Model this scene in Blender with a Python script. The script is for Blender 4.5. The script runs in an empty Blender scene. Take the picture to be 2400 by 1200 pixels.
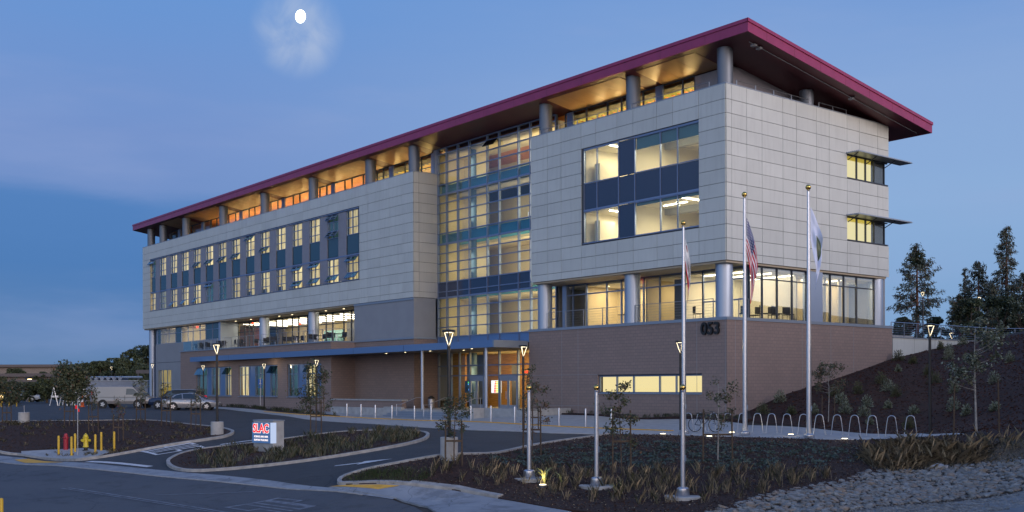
import bpy, bmesh, math, random
import numpy as np
from mathutils import Vector, Matrix
random.seed(7); rng = np.random.default_rng(7)
SC = bpy.context.scene; COL = SC.collection
rad = math.radians
# ------------------------------------------------------------------ camera
FWD = Vector((-.77899697, .62702769, 0)); RGT = Vector((.62702769, .77899697, 0)); UPV = Vector((0, 0, 1))
ROLL = rad(.17752315)
cam = bpy.data.cameras.new('camera'); cam.lens = 37.83; cam.sensor_width = 36; cam.sensor_fit = 'HORIZONTAL'
cam.shift_y = .12696; cam.clip_start = .5; cam.clip_end = 6000
co = bpy.data.objects.new('camera', cam); COL.objects.link(co); SC.camera = co
r_ = RGT*math.cos(ROLL) - UPV*math.sin(ROLL); u_ = RGT*math.sin(ROLL) + UPV*math.cos(ROLL)
co.matrix_world = Matrix(((r_.x, u_.x, -FWD.x, 41.0271), (r_.y, u_.y, -FWD.y, -49.0829), (r_.z, u_.z, -FWD.z, 2.3), (0, 0, 0, 1)))
# ------------------------------------------------------------------ world: dusk sky
def lin(r, g, b): 
    f = lambda c: c/12.92 if c <= .04045 else ((c+.055)/1.055)**2.4
    return (f(r/255), f(g/255), f(b/255), 1)
W = bpy.data.worlds.new('World'); SC.world = W; W.use_nodes = True
nt = W.node_tree; nt.nodes.clear(); N = nt.nodes; LK = nt.links
def nn(tree, t, **k):
    n = tree.nodes.new(t)
    for a, b in k.items(): setattr(n, a, b)
    return n
def ramp(n, stops, interp='LINEAR'):
    cr = n.color_ramp; cr.interpolation = interp
    while len(cr.elements) < len(stops): cr.elements.new(.5)
    for e, (p, c) in zip(cr.elements, stops): e.position = p; e.color = c if len(c) == 4 else (*c, 1)
tc = nn(nt, 'ShaderNodeTexCoord'); nrm = nn(nt, 'ShaderNodeVectorMath', operation='NORMALIZE')
LK.new(tc.outputs['Generated'], nrm.inputs[0])
sep = nn(nt, 'ShaderNodeSeparateXYZ'); LK.new(nrm.outputs[0], sep.inputs[0])
def mrange(v, a, b, c=0, d=1, smooth=False, tree=nt):
    m = nn(tree, 'ShaderNodeMapRange'); m.clamp = True
    if smooth: m.interpolation_type = 'SMOOTHSTEP'
    tree.links.new(v, m.inputs[0])
    for i, x in enumerate((a, b, c, d)): m.inputs[i+1].default_value = x
    return m.outputs[0]
def dotn(vec):
    d = nn(nt, 'ShaderNodeVectorMath', operation='DOT_PRODUCT'); LK.new(nrm.outputs[0], d.inputs[0]); d.inputs[1].default_value = vec
    return d.outputs['Value']
def mixc(tree, f, a, b, mode='MIX'):
    m = nn(tree, 'ShaderNodeMix', data_type='RGBA', blend_type=mode)
    for s, v in ((0, f), (6, a), (7, b)):
        if hasattr(v, 'links'): tree.links.new(v, m.inputs[s])
        elif s == 0: m.inputs[0].default_value = v
        else: m.inputs[s].default_value = v if len(v) == 4 else (*v, 1)
    return m.outputs[2]
rl = nn(nt, 'ShaderNodeValToRGB'); rr = nn(nt, 'ShaderNodeValToRGB')
# gentle waviness of the bands
nw = nn(nt, 'ShaderNodeTexNoise'); nw.inputs['Scale'].default_value = 2.2; nw.inputs['Detail'].default_value = 6; nw.inputs['Roughness'].default_value = .55
mp = nn(nt, 'ShaderNodeMapping'); mp.inputs['Scale'].default_value = (1.3, 1.3, 9); LK.new(nrm.outputs[0], mp.inputs[0]); LK.new(mp.outputs[0], nw.inputs['Vector'])
wob = nn(nt, 'ShaderNodeMath', operation='MULTIPLY_ADD'); LK.new(nw.outputs['Fac'], wob.inputs[0]); wob.inputs[1].default_value = .07; 
sub = nn(nt, 'ShaderNodeMath', operation='SUBTRACT'); LK.new(sep.outputs['Z'], sub.inputs[0]); sub.inputs[1].default_value = .035
LK.new(sub.outputs[0], wob.inputs[2])
for n in (rl, rr): LK.new(wob.outputs[0], n.inputs[0])
ramp(rl, [(0, lin(98,130,170)), (.05, lin(92,130,180)), (.10, lin(80,126,184)), (.155, lin(84,130,190)), (.174, lin(114,145,200)), (.22, lin(118,148,204)), (.34, lin(104,150,212)), (.6, lin(88,130,198)), (1, lin(74,112,180))])
ramp(rr, [(0, lin(130,162,200)), (.05, lin(128,165,207)), (.15, lin(140,174,217)), (.25, lin(136,168,216)), (.36, lin(112,153,213)), (.6, lin(90,132,200)), (1, lin(74,112,180))])
sky = mixc(nt, mrange(dotn(tuple(RGT)), -.34, .2, smooth=True), rl.outputs[0], rr.outputs[0])
# soft high cloud veil
n2 = nn(nt, 'ShaderNodeTexNoise'); n2.inputs['Scale'].default_value = 3.1; n2.inputs['Detail'].default_value = 7
mp2 = nn(nt, 'ShaderNodeMapping'); mp2.inputs['Scale'].default_value = (1, 1, 5); mp2.inputs['Location'].default_value = (3.1, .4, 1.7); LK.new(nrm.outputs[0], mp2.inputs[0]); LK.new(mp2.outputs[0], n2.inputs['Vector'])
veil = mrange(n2.outputs['Fac'], .48, .72, 0, .32, True)
sky = mixc(nt, veil, sky, lin(150,168,212))
# thin moonlit cloud
md = Vector((-.2127-.0, 0, 0))
def pixdir(px, py):
    return (FWD + RGT*((px-1200)/2522) - UPV*((py-904.7)/2522)).normalized()
MOON = pixdir(707, 37)
cl = pixdir(700, 72)
dm = dotn(tuple(cl)); n3 = nn(nt, 'ShaderNodeTexNoise'); n3.inputs['Scale'].default_value = 26; n3.inputs['Detail'].default_value = 6; n3.inputs['Distortion'].default_value = .6
LK.new(nrm.outputs[0], n3.inputs['Vector'])
halo = mrange(dm, math.cos(rad(2.5)), math.cos(rad(.0)), 0, 1, True)
hm = nn(nt, 'ShaderNodeMath', operation='MULTIPLY'); LK.new(halo, hm.inputs[0]); LK.new(mrange(n3.outputs['Fac'], .25, .75, .0, .52, True), hm.inputs[1])
sky = mixc(nt, hm.outputs[0], sky, lin(200,210,226))
# afterglow low over the western horizon, behind the viewer's right hand
def glow(axis, lo, hi, zt, c, amt):
    global sky
    g_ = nn(nt, 'ShaderNodeMath', operation='MULTIPLY'); LK.new(mrange(dotn(axis), lo, hi, 0, amt, True), g_.inputs[0]); LK.new(mrange(sep.outputs['Z'], .0, zt, 1, 0, True), g_.inputs[1])
    sky = mixc(nt, g_.outputs[0], sky, c)
glow((.6, -.8, 0), .02, .75, 1.05, (.72, .93, 1.22, 1), 1)
glow((.985, -.17, .03), .2, 1, .42, (2.9, 2.3, 2.0, 1), 1)
bg = nn(nt, 'ShaderNodeBackground'); LK.new(sky, bg.inputs[0]); bg.inputs[1].default_value = .94
wo = nn(nt, 'ShaderNodeOutputWorld'); LK.new(bg.outputs[0], wo.inputs[0])
# the sun has set: its broad afterglow is the one weak directional light
sl = bpy.data.lights.new('afterglow', 'SUN'); sl.energy = 1.35; sl.angle = rad(38); sl.color = (1, .86, .8)
so = bpy.data.objects.new('afterglow', sl); COL.objects.link(so)
so.rotation_euler = Vector((-.98, -.1, -.17)).to_track_quat('-Z', 'Y').to_euler()
SC.view_settings.view_transform = 'Standard'; SC.view_settings.look = 'None'; SC.view_settings.gamma = 1; SC.view_settings.exposure = .08
SC.view_settings.use_curve_mapping = False
SC.render.engine = 'CYCLES'
cy = SC.cycles; cy.use_denoising = True; cy.max_bounces = 6; cy.diffuse_bounces = 3; cy.glossy_bounces = 3; cy.transparent_max_bounces = 12
cy.sample_clamp_indirect = 4; cy.sample_clamp_direct = 20; cy.caustics_reflective = False; cy.caustics_refractive = False; cy.use_light_tree = True
# ------------------------------------------------------------------ materials
MAT = {}
def mat(name, col, rough=.6, metal=0, noise=0, nscale=3, bump=0, bscale=40, spec=.5, col2=None, emit=None, estr=0, detail=4, stretch=(1, 1, 1)):
    m = bpy.data.materials.new(name); m.use_nodes = True; t = m.node_tree; b = t.nodes['Principled BSDF']
    b.inputs['Base Color'].default_value = (*col, 1); b.inputs['Roughness'].default_value = rough; b.inputs['Metallic'].default_value = metal
    b.inputs['Specular IOR Level'].default_value = spec
    g = nn(t, 'ShaderNodeNewGeometry'); mpn = nn(t, 'ShaderNodeMapping'); mpn.inputs['Scale'].default_value = stretch; t.links.new(g.outputs['Position'], mpn.inputs[0])
    if noise:
        nz = nn(t, 'ShaderNodeTexNoise'); nz.inputs['Scale'].default_value = nscale; nz.inputs['Detail'].default_value = detail; t.links.new(mpn.outputs[0], nz.inputs['Vector'])
        c2 = col2 or tuple(c*(1-noise) for c in col); c1 = col if col2 else tuple(min(1, c*(1+noise)) for c in col)
        t.links.new(mixc(t, mrange(nz.outputs['Fac'], .32, .68, tree=t), c2, c1), b.inputs['Base Color'])
    if bump:
        nb = nn(t, 'ShaderNodeTexNoise'); nb.inputs['Scale'].default_value = bscale; nb.inputs['Detail'].default_value = 3; t.links.new(mpn.outputs[0], nb.inputs['Vector'])
        bp = nn(t, 'ShaderNodeBump'); bp.inputs['Strength'].default_value = bump; bp.inputs['Distance'].default_value = .03; t.links.new(nb.outputs['Fac'], bp.inputs['Height']); t.links.new(bp.outputs[0], b.inputs['Normal'])
    if emit: b.inputs['Emission Color'].default_value = (*emit, 1); b.inputs['Emission Strength'].default_value = estr
    MAT[name] = m; return m
def emis(name, col, s):
    m = bpy.data.materials.new(name); m.use_nodes = True; t = m.node_tree; t.nodes.clear()
    e = nn(t, 'ShaderNodeEmission'); e.inputs[0].default_value = (*col, 1); e.inputs[1].default_value = s
    o = nn(t, 'ShaderNodeOutputMaterial'); t.links.new(e.outputs[0], o.inputs[0]); MAT[name] = m; return m
def glass(name, tint=(.86, .92, .88), refl=.1, rough=.0):
    m = bpy.data.materials.new(name); m.use_nodes = True; t = m.node_tree; t.nodes.clear()
    tr = nn(t, 'ShaderNodeBsdfTransparent'); tr.inputs[0].default_value = (*tint, 1)
    gg = nn(t, 'ShaderNodeBsdfGlossy'); gg.inputs['Roughness'].default_value = rough; gg.inputs[0].default_value = (.85, .95, 1, 1)
    lw = nn(t, 'ShaderNodeLayerWeight'); pw = nn(t, 'ShaderNodeMath', operation='POWER'); t.links.new(lw.outputs['Facing'], pw.inputs[0]); pw.inputs[1].default_value = 4
    a = nn(t, 'ShaderNodeMath', operation='MULTIPLY_ADD'); a.use_clamp = True; t.links.new(pw.outputs[0], a.inputs[0]); a.inputs[1].default_value = .6; a.inputs[2].default_value = refl*.5
    mx = nn(t, 'ShaderNodeMixShader'); t.links.new(a.outputs[0], mx.inputs[0]); t.links.new(tr.outputs[0], mx.inputs[1]); t.links.new(gg.outputs[0], mx.inputs[2])
    o = nn(t, 'ShaderNodeOutputMaterial'); t.links.new(mx.outputs[0], o.inputs[0]); MAT[name] = m; return m
mat('white_panel', (.56, .58, .56), .42, noise=.035, nscale=.6)
mat('panel_return', (.5, .49, .46), .42, noise=.04, nscale=.6)
mat('joint', (.07, .08, .09), .8)
mat('grey_wall', (.27, .28, .31), .55, noise=.05, nscale=.8)
mat('cap_metal', (.3, .34, .4), .4, .5)
mat('burgundy', (.33, .038, .115), .33, .25, noise=.08, nscale=1.5)
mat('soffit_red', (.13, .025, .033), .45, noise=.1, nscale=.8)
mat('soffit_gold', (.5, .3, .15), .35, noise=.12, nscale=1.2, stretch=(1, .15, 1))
mat('wood_ceiling', (.62, .24, .07), .5, noise=.1, nscale=3)
mat('column_metal', (.36, .42, .53), .36, .6); mat('column_dark', (.15, .17, .21), .42, .4); mat('column_blue', (.07, .14, .24), .5, .2)
mat('mullion', (.22, .28, .42), .35, .6)
mat('mullion_dark', (.05, .06, .085), .4, .5)
mat('navy_spandrel', (.022, .04, .085), .12, 0, spec=.8)
mat('teal_spandrel', (.03, .075, .105), .1, 0, spec=.8)
mat('canopy_blue', (.16, .27, .47), .38, .55)
mat('canopy_under', (.12, .11, .1), .6)
mat('terrace_soffit', (.42, .36, .28), .7)
mat('pier', (.25, .25, .3), .5, noise=.06)
mat('steel', (.5, .53, .6), .28, .85, noise=.05, nscale=6)
mat('brass', (.75, .5, .15), .2, 1)
mat('black_paint', (.02, .021, .024), .35, .3)
mat('rail', (.4, .42, .45), .35, .8)
mat('interior_white', (.75, .7, .56), .8)
mat('interior_cream', (.66, .56, .35), .8, noise=.06, nscale=.7)
mat('interior_grey', (.36, .36, .34), .8)
mat('interior_dark', (.08, .08, .085), .7)
mat('interior_wood', (.45, .24, .06), .5, noise=.2, nscale=4, stretch=(.3, .3, 3))
mat('interior_rust', (.4, .14, .07), .7)
mat('floor_slab', (.3, .29, .27), .6)
mat('teal_frit', (.10, .30, .34), .25, spec=.7)
mat('concrete', (.37, .37, .37), .8, noise=.14, nscale=2.5, bump=.15, bscale=50)
mat('kerb', (.34, .33, .32), .8, noise=.2, nscale=4, bump=.15)
mat('tactile', (.72, .38, .05), .75, noise=.12, nscale=5, bump=.3, bscale=60)
mat('line_white', (.72, .72, .72), .7, noise=.25, nscale=6, col2=(.5, .5, .52))
mat('line_worn', (.24, .26, .3), .75, noise=.3, nscale=4, col2=(.11, .12, .14))
mat('yellow', (.62, .38, .02), .45, noise=.08)
mat('hyd_yellow', (.66, .5, .03), .35)
mat('hyd_red', (.35, .012, .03), .4)
mat('stake', (.085, .058, .038), .85, noise=.25, nscale=12)
mat('bark', (.09, .065, .05), .9, noise=.3, nscale=9)
mat('bark_pale', (.28, .26, .24), .85, noise=.3, nscale=9)
mat('bark_red', (.12, .06, .045), .9, noise=.3, nscale=3)
mat('rubber', (.02, .02, .02), .8)
mat('tyre', (.018, .018, .018), .8)
mat('alloy', (.6, .6, .62), .3, .8)
mat('paint_van', (.3, .28, .27), .28, .4); mat('paint_silver', (.4, .4, .42), .25, .55)
mat('paint_white', (.62, .62, .63), .3, .2)
mat('paint_navy', (.02, .035, .08), .15, .3)
mat('car_glass', (.02, .03, .04), .05, spec=1)
mat('tail_red', (.5, .01, .02), .2, emit=(1, .02, .02), estr=.25)
mat('rock_grey', (.2, .2, .195), .85, noise=.5, nscale=4, bump=.4, bscale=15)
mat('rock_tan', (.25, .205, .17), .85, noise=.3, nscale=3, bump=.4, bscale=15)
mat('blue_sign', (.02, .12, .45), .5)
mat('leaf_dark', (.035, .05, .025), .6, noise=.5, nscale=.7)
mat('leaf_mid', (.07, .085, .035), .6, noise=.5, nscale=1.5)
mat('leaf_olive', (.085, .09, .045), .6, noise=.4, nscale=6)
mat('leaf_brown', (.12, .075, .045), .7, noise=.4, nscale=4)
mat('leaf_sage', (.21, .24, .185), .7, noise=.3, nscale=5)
mat('needle', (.065, .075, .055), .7, noise=.4, nscale=1)
mat('cover_blue', (.055, .085, .075), .7, noise=.4, nscale=3)
mat('grass_dry', (.27, .23, .16), .8, noise=.4, nscale=3)
mat('grass_tan', (.5, .41, .28), .8, noise=.3, nscale=3)
mat('grass_green', (.06, .1, .03), .7, noise=.3, nscale=2)
mat('leaf_strap', (.3, .3, .1), .5)
mat('mulch_chip', (.05, .027, .021), .9, noise=.5, nscale=14)
mat('litter_chip', (.2, .15, .11), .9)
mat('shade_teal', (.07, .17, .2), .6)
mat('shed_wall', (.26, .29, .36), .7, noise=.06)
mat('far_wall', (.2, .165, .15), .8, noise=.1)
mat('far_roof', (.12, .1, .1), .8)
mat('chair_black', (.018, .018, .02), .6)
mat('flag_white', (.62, .64, .72), .8)
mat('orange', (.7, .12, .02), .6)
glass('pane_glass', (.95, .965, .94)); glass('pane_clear', (.985, .98, .965), .03); glass('pane_reflect', (.93, .93, .9), .34); glass('pane_blue', (.72, .88, .92), .16); glass('pane_dark', (.10, .17, .2), .22); glass('pane_open', (.35, .55, .6), .3)
emis('glow_tube', (1, .84, .56), 2.6); emis('glow_strip', (1, .93, .74), 9); emis('glow_spot', (1, .85, .5), 5); emis('red_exit', (1, .06, .02), 3)
emis('lit_blind_flat', (1, .84, .42), .9); emis('moon_glow', (1, 1, .97), 3.2); emis('uplight_glow', (1, .85, .5), 9); emis('far_glow', (1, .75, .35), 6)
emis('sign_red', (1, .015, .03), 1.0); emis('sign_white', (1, .9, .95), 1.0); emis('sign_blue', (.07, .16, .38), .8); emis('sign_side', (.6, .72, 1), .8)
emis('screen_green', (.1, .7, .15), 1.3); emis('screen_blue', (.12, .4, .9), 1.2); emis('screen_black', (.01, .02, .04), 1); emis('screen_white', (.9, .95, 1), 1.3); emis('screen_red', (1, .05, .03), 1.3); emis('screen_yellow', (1, .75, .05), 1.3)
def surf_mat(name, base, c2, nscale, bump, bscale, rough=.9, extra=None):
    m = mat(name, base, rough, noise=.2, nscale=nscale, bump=bump, bscale=bscale, col2=c2, detail=8); return m
m_ = MAT['white_panel']
for m_ in (MAT['white_panel'], MAT['panel_return'], MAT['pier'], MAT['grey_wall']):
    t_ = m_.node_tree; b_ = t_.nodes['Principled BSDF']; s_ = b_.inputs['Base Color'].links[0].from_socket if b_.inputs['Base Color'].links else None
    g_ = nn(t_, 'ShaderNodeNewGeometry'); mp_ = nn(t_, 'ShaderNodeMapping'); mp_.inputs['Scale'].default_value = (3, 3, .25); t_.links.new(g_.outputs['Position'], mp_.inputs[0])
    z_ = nn(t_, 'ShaderNodeTexNoise'); z_.inputs['Scale'].default_value = 1.6; z_.inputs['Detail'].default_value = 5; t_.links.new(mp_.outputs[0], z_.inputs['Vector'])
    c_ = mixc(t_, mrange(z_.outputs['Fac'], .5, .8, 0, .22, tree=t_), s_, (.3, .3, .29)); oi_ = nn(t_, 'ShaderNodeObjectInfo'); hs = nn(t_, 'ShaderNodeHueSaturation'); t_.links.new(c_, hs.inputs['Color']); t_.links.new(mrange(oi_.outputs['Random'], 0, 1, .95, 1.05, tree=t_), hs.inputs['Value']); t_.links.new(hs.outputs[0], b_.inputs['Base Color'])
surf_mat('dry_soil', (.13, .105, .08), (.08, .062, .045), 2, .6, 12); surf_mat('soil', (.07, .055, .045), (.035, .028, .024), 2, .6, 12)
surf_mat('asphalt_lot', (.036, .038, .043), (.05, .052, .056), .35, .25, 90, .8)
surf_mat('asphalt_street', (.072, .078, .09), (.096, .098, .105), .25, .25, 90, .75)
surf_mat('gutter_concrete', (.24, .26, .29), (.31, .33, .36), 1.2, .15, 40, .8)
surf_mat('mulch', (.056, .026, .020), (.014, .008, .007), 9, .9, 22, .95)
mat('hill_chip', (.05, .018, .012), .95, noise=.5, nscale=10); surf_mat('hill_mulch', (.048, .015, .010), (.010, .005, .005), 4, .9, 12, .95)
surf_mat('gravel', (.17, .185, .2), (.21, .225, .24), 3, .5, 30, .9)
def weather(name, crack=.35):
    m = MAT[name]; t = m.node_tree; b = t.nodes['Principled BSDF']; src = b.inputs['Base Color'].links[0].from_socket; g = nn(t, 'ShaderNodeNewGeometry')
    n1 = nn(t, 'ShaderNodeTexNoise'); n1.inputs['Scale'].default_value = .9; n1.inputs['Detail'].default_value = 9; n1.inputs['Roughness'].default_value = .65; t.links.new(g.outputs['Position'], n1.inputs['Vector'])
    c = mixc(t, mrange(n1.outputs['Fac'], .52, .62, 0, .35, tree=t), src, (.02, .02, .022))
    n2 = nn(t, 'ShaderNodeTexNoise'); n2.inputs['Scale'].default_value = 55; n2.inputs['Detail'].default_value = 2; t.links.new(g.outputs['Position'], n2.inputs['Vector'])
    c = mixc(t, mrange(n2.outputs['Fac'], .55, .75, 0, .4, tree=t), c, (.13, .13, .13))
    ds = nn(t, 'ShaderNodeVectorMath', operation='ADD'); nd = nn(t, 'ShaderNodeTexNoise'); nd.inputs['Scale'].default_value = .8; nd.inputs['Detail'].default_value = 5; t.links.new(g.outputs['Position'], nd.inputs['Vector']); t.links.new(g.outputs['Position'], ds.inputs[0]); t.links.new(nd.outputs['Color'], ds.inputs[1])
    v = nn(t, 'ShaderNodeTexVoronoi', feature='DISTANCE_TO_EDGE'); v.inputs['Scale'].default_value = crack; t.links.new(ds.outputs[0], v.inputs['Vector'])
    c = mixc(t, mrange(v.outputs['Distance'], 0, .008, .6, 0, tree=t), c, (.012, .012, .013)); t.links.new(c, b.inputs['Base Color'])
weather('asphalt_street', .22); weather('asphalt_lot', .12); weather('gutter_concrete', .5)
def brick_mat(name, c1, c2, mortar):
    m = bpy.data.materials.new(name); m.use_nodes = True; t = m.node_tree; b = t.nodes['Principled BSDF']; b.inputs['Roughness'].default_value = .85
    g = nn(t, 'ShaderNodeNewGeometry'); s = nn(t, 'ShaderNodeSeparateXYZ'); t.links.new(g.outputs['Position'], s.inputs[0])
    a = nn(t, 'ShaderNodeMath', operation='ADD'); t.links.new(s.outputs[0], a.inputs[0]); t.links.new(s.outputs[1], a.inputs[1])
    c = nn(t, 'ShaderNodeCombineXYZ'); t.links.new(a.outputs[0], c.inputs[0]); t.links.new(s.outputs[2], c.inputs[1])
    bt = nn(t, 'ShaderNodeTexBrick'); t.links.new(c.outputs[0], bt.inputs['Vector'])
    for k, v in (('Color1', (*c1, 1)), ('Color2', (*c2, 1)), ('Mortar', (*mortar, 1)), ('Scale', 1), ('Mortar Size', .012), ('Brick Width', .4), ('Row Height', .2), ('Bias', .0)): bt.inputs[k].default_value = v
    nz = nn(t, 'ShaderNodeTexNoise'); nz.inputs['Scale'].default_value = .5; nz.inputs['Detail'].default_value = 5; t.links.new(c.outputs[0], nz.inputs['Vector'])
    t.links.new(mixc(t, mrange(nz.outputs['Fac'], .3, .7, .0, .3, tree=t), bt.outputs['Color'], tuple(x*.8 for x in c1)), b.inputs['Base Color'])
    bp = nn(t, 'ShaderNodeBump'); bp.inputs['Strength'].default_value = .5; bp.inputs['Distance'].default_value = .01; t.links.new(bt.outputs['Fac'], bp.inputs['Height']); bp.invert = True; t.links.new(bp.outputs[0], b.inputs['Normal'])
    MAT[name] = m
brick_mat('brick', (.262, .2, .18), (.3, .22, .197), (.195, .155, .147))
def blind_mat(name, c, s):
    # cloth blinds in a lit room: vertical folds glow unevenly
    m = bpy.data.materials.new(name); m.use_nodes = True; t = m.node_tree; t.nodes.clear()
    g = nn(t, 'ShaderNodeNewGeometry'); sp = nn(t, 'ShaderNodeSeparateXYZ'); t.links.new(g.outputs['Position'], sp.inputs[0])
    w = nn(t, 'ShaderNodeTexNoise', noise_dimensions='2D'); cb = nn(t, 'ShaderNodeCombineXYZ'); mm = nn(t, 'ShaderNodeMath', operation='MULTIPLY'); mm.inputs[1].default_value = 7; t.links.new(sp.outputs[0], mm.inputs[0]); t.links.new(mm.outputs[0], cb.inputs[0]); t.links.new(sp.outputs[2], cb.inputs[1])
    t.links.new(cb.outputs[0], w.inputs['Vector']); w.inputs['Scale'].default_value = .55; w.inputs['Detail'].default_value = 2
    e = nn(t, 'ShaderNodeEmission'); t.links.new(mixc(t, mrange(w.outputs['Fac'], .35, .65, tree=t), (c[0]*.55, c[1]*.5, c[2]*.42), c), e.inputs[0])
    oi = nn(t, 'ShaderNodeObjectInfo'); t.links.new(mrange(oi.outputs['Random'], 0, 1, s*.62, s*1.2, tree=t), e.inputs[1])
    o = nn(t, 'ShaderNodeOutputMaterial'); t.links.new(e.outputs[0], o.inputs[0]); MAT[name] = m
blind_mat('lit_blind', (1, .86, .46), .92); blind_mat('lit_blind_dim', (.5, .48, .3), .6); blind_mat('lit_blind_gold', (.9, .68, .12), .75); blind_mat('lit_blind_teal', (.05, .12, .14), .8)
def stripe_flag(name):
    m = bpy.data.materials.new(name); m.use_nodes = True; t = m.node_tree; b = t.nodes['Principled BSDF']; b.inputs['Roughness'].default_value = .8
    uv = nn(t, 'ShaderNodeUVMap'); s = nn(t, 'ShaderNodeSeparateXYZ'); t.links.new(uv.outputs[0], s.inputs[0])
    def mth(op, a, v=None):
        n = nn(t, 'ShaderNodeMath', operation=op)
        for i, x in enumerate((a, v)):
            if x is None: continue
            if hasattr(x, 'links'): t.links.new(x, n.inputs[i])
            else: n.inputs[i].default_value = x
        return n.outputs[0]
    v = mth('MULTIPLY', s.outputs[1], 6.5); fr = mth('FRACT', v); st = mth('LESS_THAN', fr, .5)
    col = mixc(t, st, (.85, .82, .84), (.62, .02, .05))
    can = mth('MULTIPLY', mth('LESS_THAN', s.outputs[0], .4), mth('GREATER_THAN', s.outputs[1], .4615))
    fx = mth('SUBTRACT', mth('FRACT', mth('MULTIPLY', s.outputs[0], 15)), .5); fy = mth('SUBTRACT', mth('FRACT', mth('MULTIPLY', s.outputs[1], 13)), .5)
    d = mth('ADD', mth('MULTIPLY', fx, fx), mth('MULTIPLY', fy, fy)); star = mth('LESS_THAN', d, .07)
    col = mixc(t, can, col, mixc(t, star, (.02, .035, .17), (.85, .85, .9)))
    t.links.new(col, b.inputs['Base Color']); MAT[name] = m
stripe_flag('flag_stars_stripes')
def state_flag(name):
    m = bpy.data.materials.new(name); m.use_nodes = True; t = m.node_tree; b = t.nodes['Principled BSDF']; b.inputs['Roughness'].default_value = .8
    uv = nn(t, 'ShaderNodeUVMap'); s = nn(t, 'ShaderNodeSeparateXYZ'); t.links.new(uv.outputs[0], s.inputs[0])
    a = nn(t, 'ShaderNodeMath', operation='LESS_THAN'); t.links.new(s.outputs[1], a.inputs[0]); a.inputs[1].default_value = .17
    def ell(cx, cy, rx, ry):
        x = nn(t, 'ShaderNodeVectorMath', operation='SUBTRACT'); t.links.new(uv.outputs[0], x.inputs[0]); x.inputs[1].default_value = (cx, cy, 0)
        y = nn(t, 'ShaderNodeVectorMath', operation='MULTIPLY'); t.links.new(x.outputs[0], y.inputs[0]); y.inputs[1].default_value = (1/rx, 1/ry, 0)
        l = nn(t, 'ShaderNodeVectorMath', operation='LENGTH'); t.links.new(y.outputs[0], l.inputs[0]); c = nn(t, 'ShaderNodeMath', operation='LESS_THAN'); t.links.new(l.outputs['Value'], c.inputs[0]); c.inputs[1].default_value = 1; return c.outputs[0]
    col = mixc(t, a.outputs[0], (.85, .85, .86), (.65, .015, .03))
    col = mixc(t, ell(.5, .42, .26, .035), col, (.06, .12, .04)); col = mixc(t, ell(.5, .56, .2, .11), col, (.16, .09, .04)); col = mixc(t, ell(.14, .84, .07, .09), col, (.45, .01, .02))
    t.links.new(col, b.inputs['Base Color']); MAT[name] = m
state_flag('flag_state')
def seal_flag(name):
    m = bpy.data.materials.new(name); m.use_nodes = True; t = m.node_tree; b = t.nodes['Principled BSDF']; b.inputs['Roughness'].default_value = .8
    uv = nn(t, 'ShaderNodeUVMap'); x = nn(t, 'ShaderNodeVectorMath', operation='SUBTRACT'); t.links.new(uv.outputs[0], x.inputs[0]); x.inputs[1].default_value = (.5, .5, 0)
    y = nn(t, 'ShaderNodeVectorMath', operation='MULTIPLY'); t.links.new(x.outputs[0], y.inputs[0]); y.inputs[1].default_value = (4.2, 3.4, 0)
    l = nn(t, 'ShaderNodeVectorMath', operation='LENGTH'); t.links.new(y.outputs[0], l.inputs[0])
    r = nn(t, 'ShaderNodeValToRGB'); t.links.new(l.outputs['Value'], r.inputs[0]); ramp(r, [(0, (.2, .22, .14)), (.55, (.1, .14, .1)), (.8, (.3, .32, .22)), (.86, (.7, .76, .95))], 'CONSTANT')
    t.links.new(r.outputs[0], b.inputs['Base Color']); MAT[name] = m
seal_flag('flag_seal')
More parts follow.
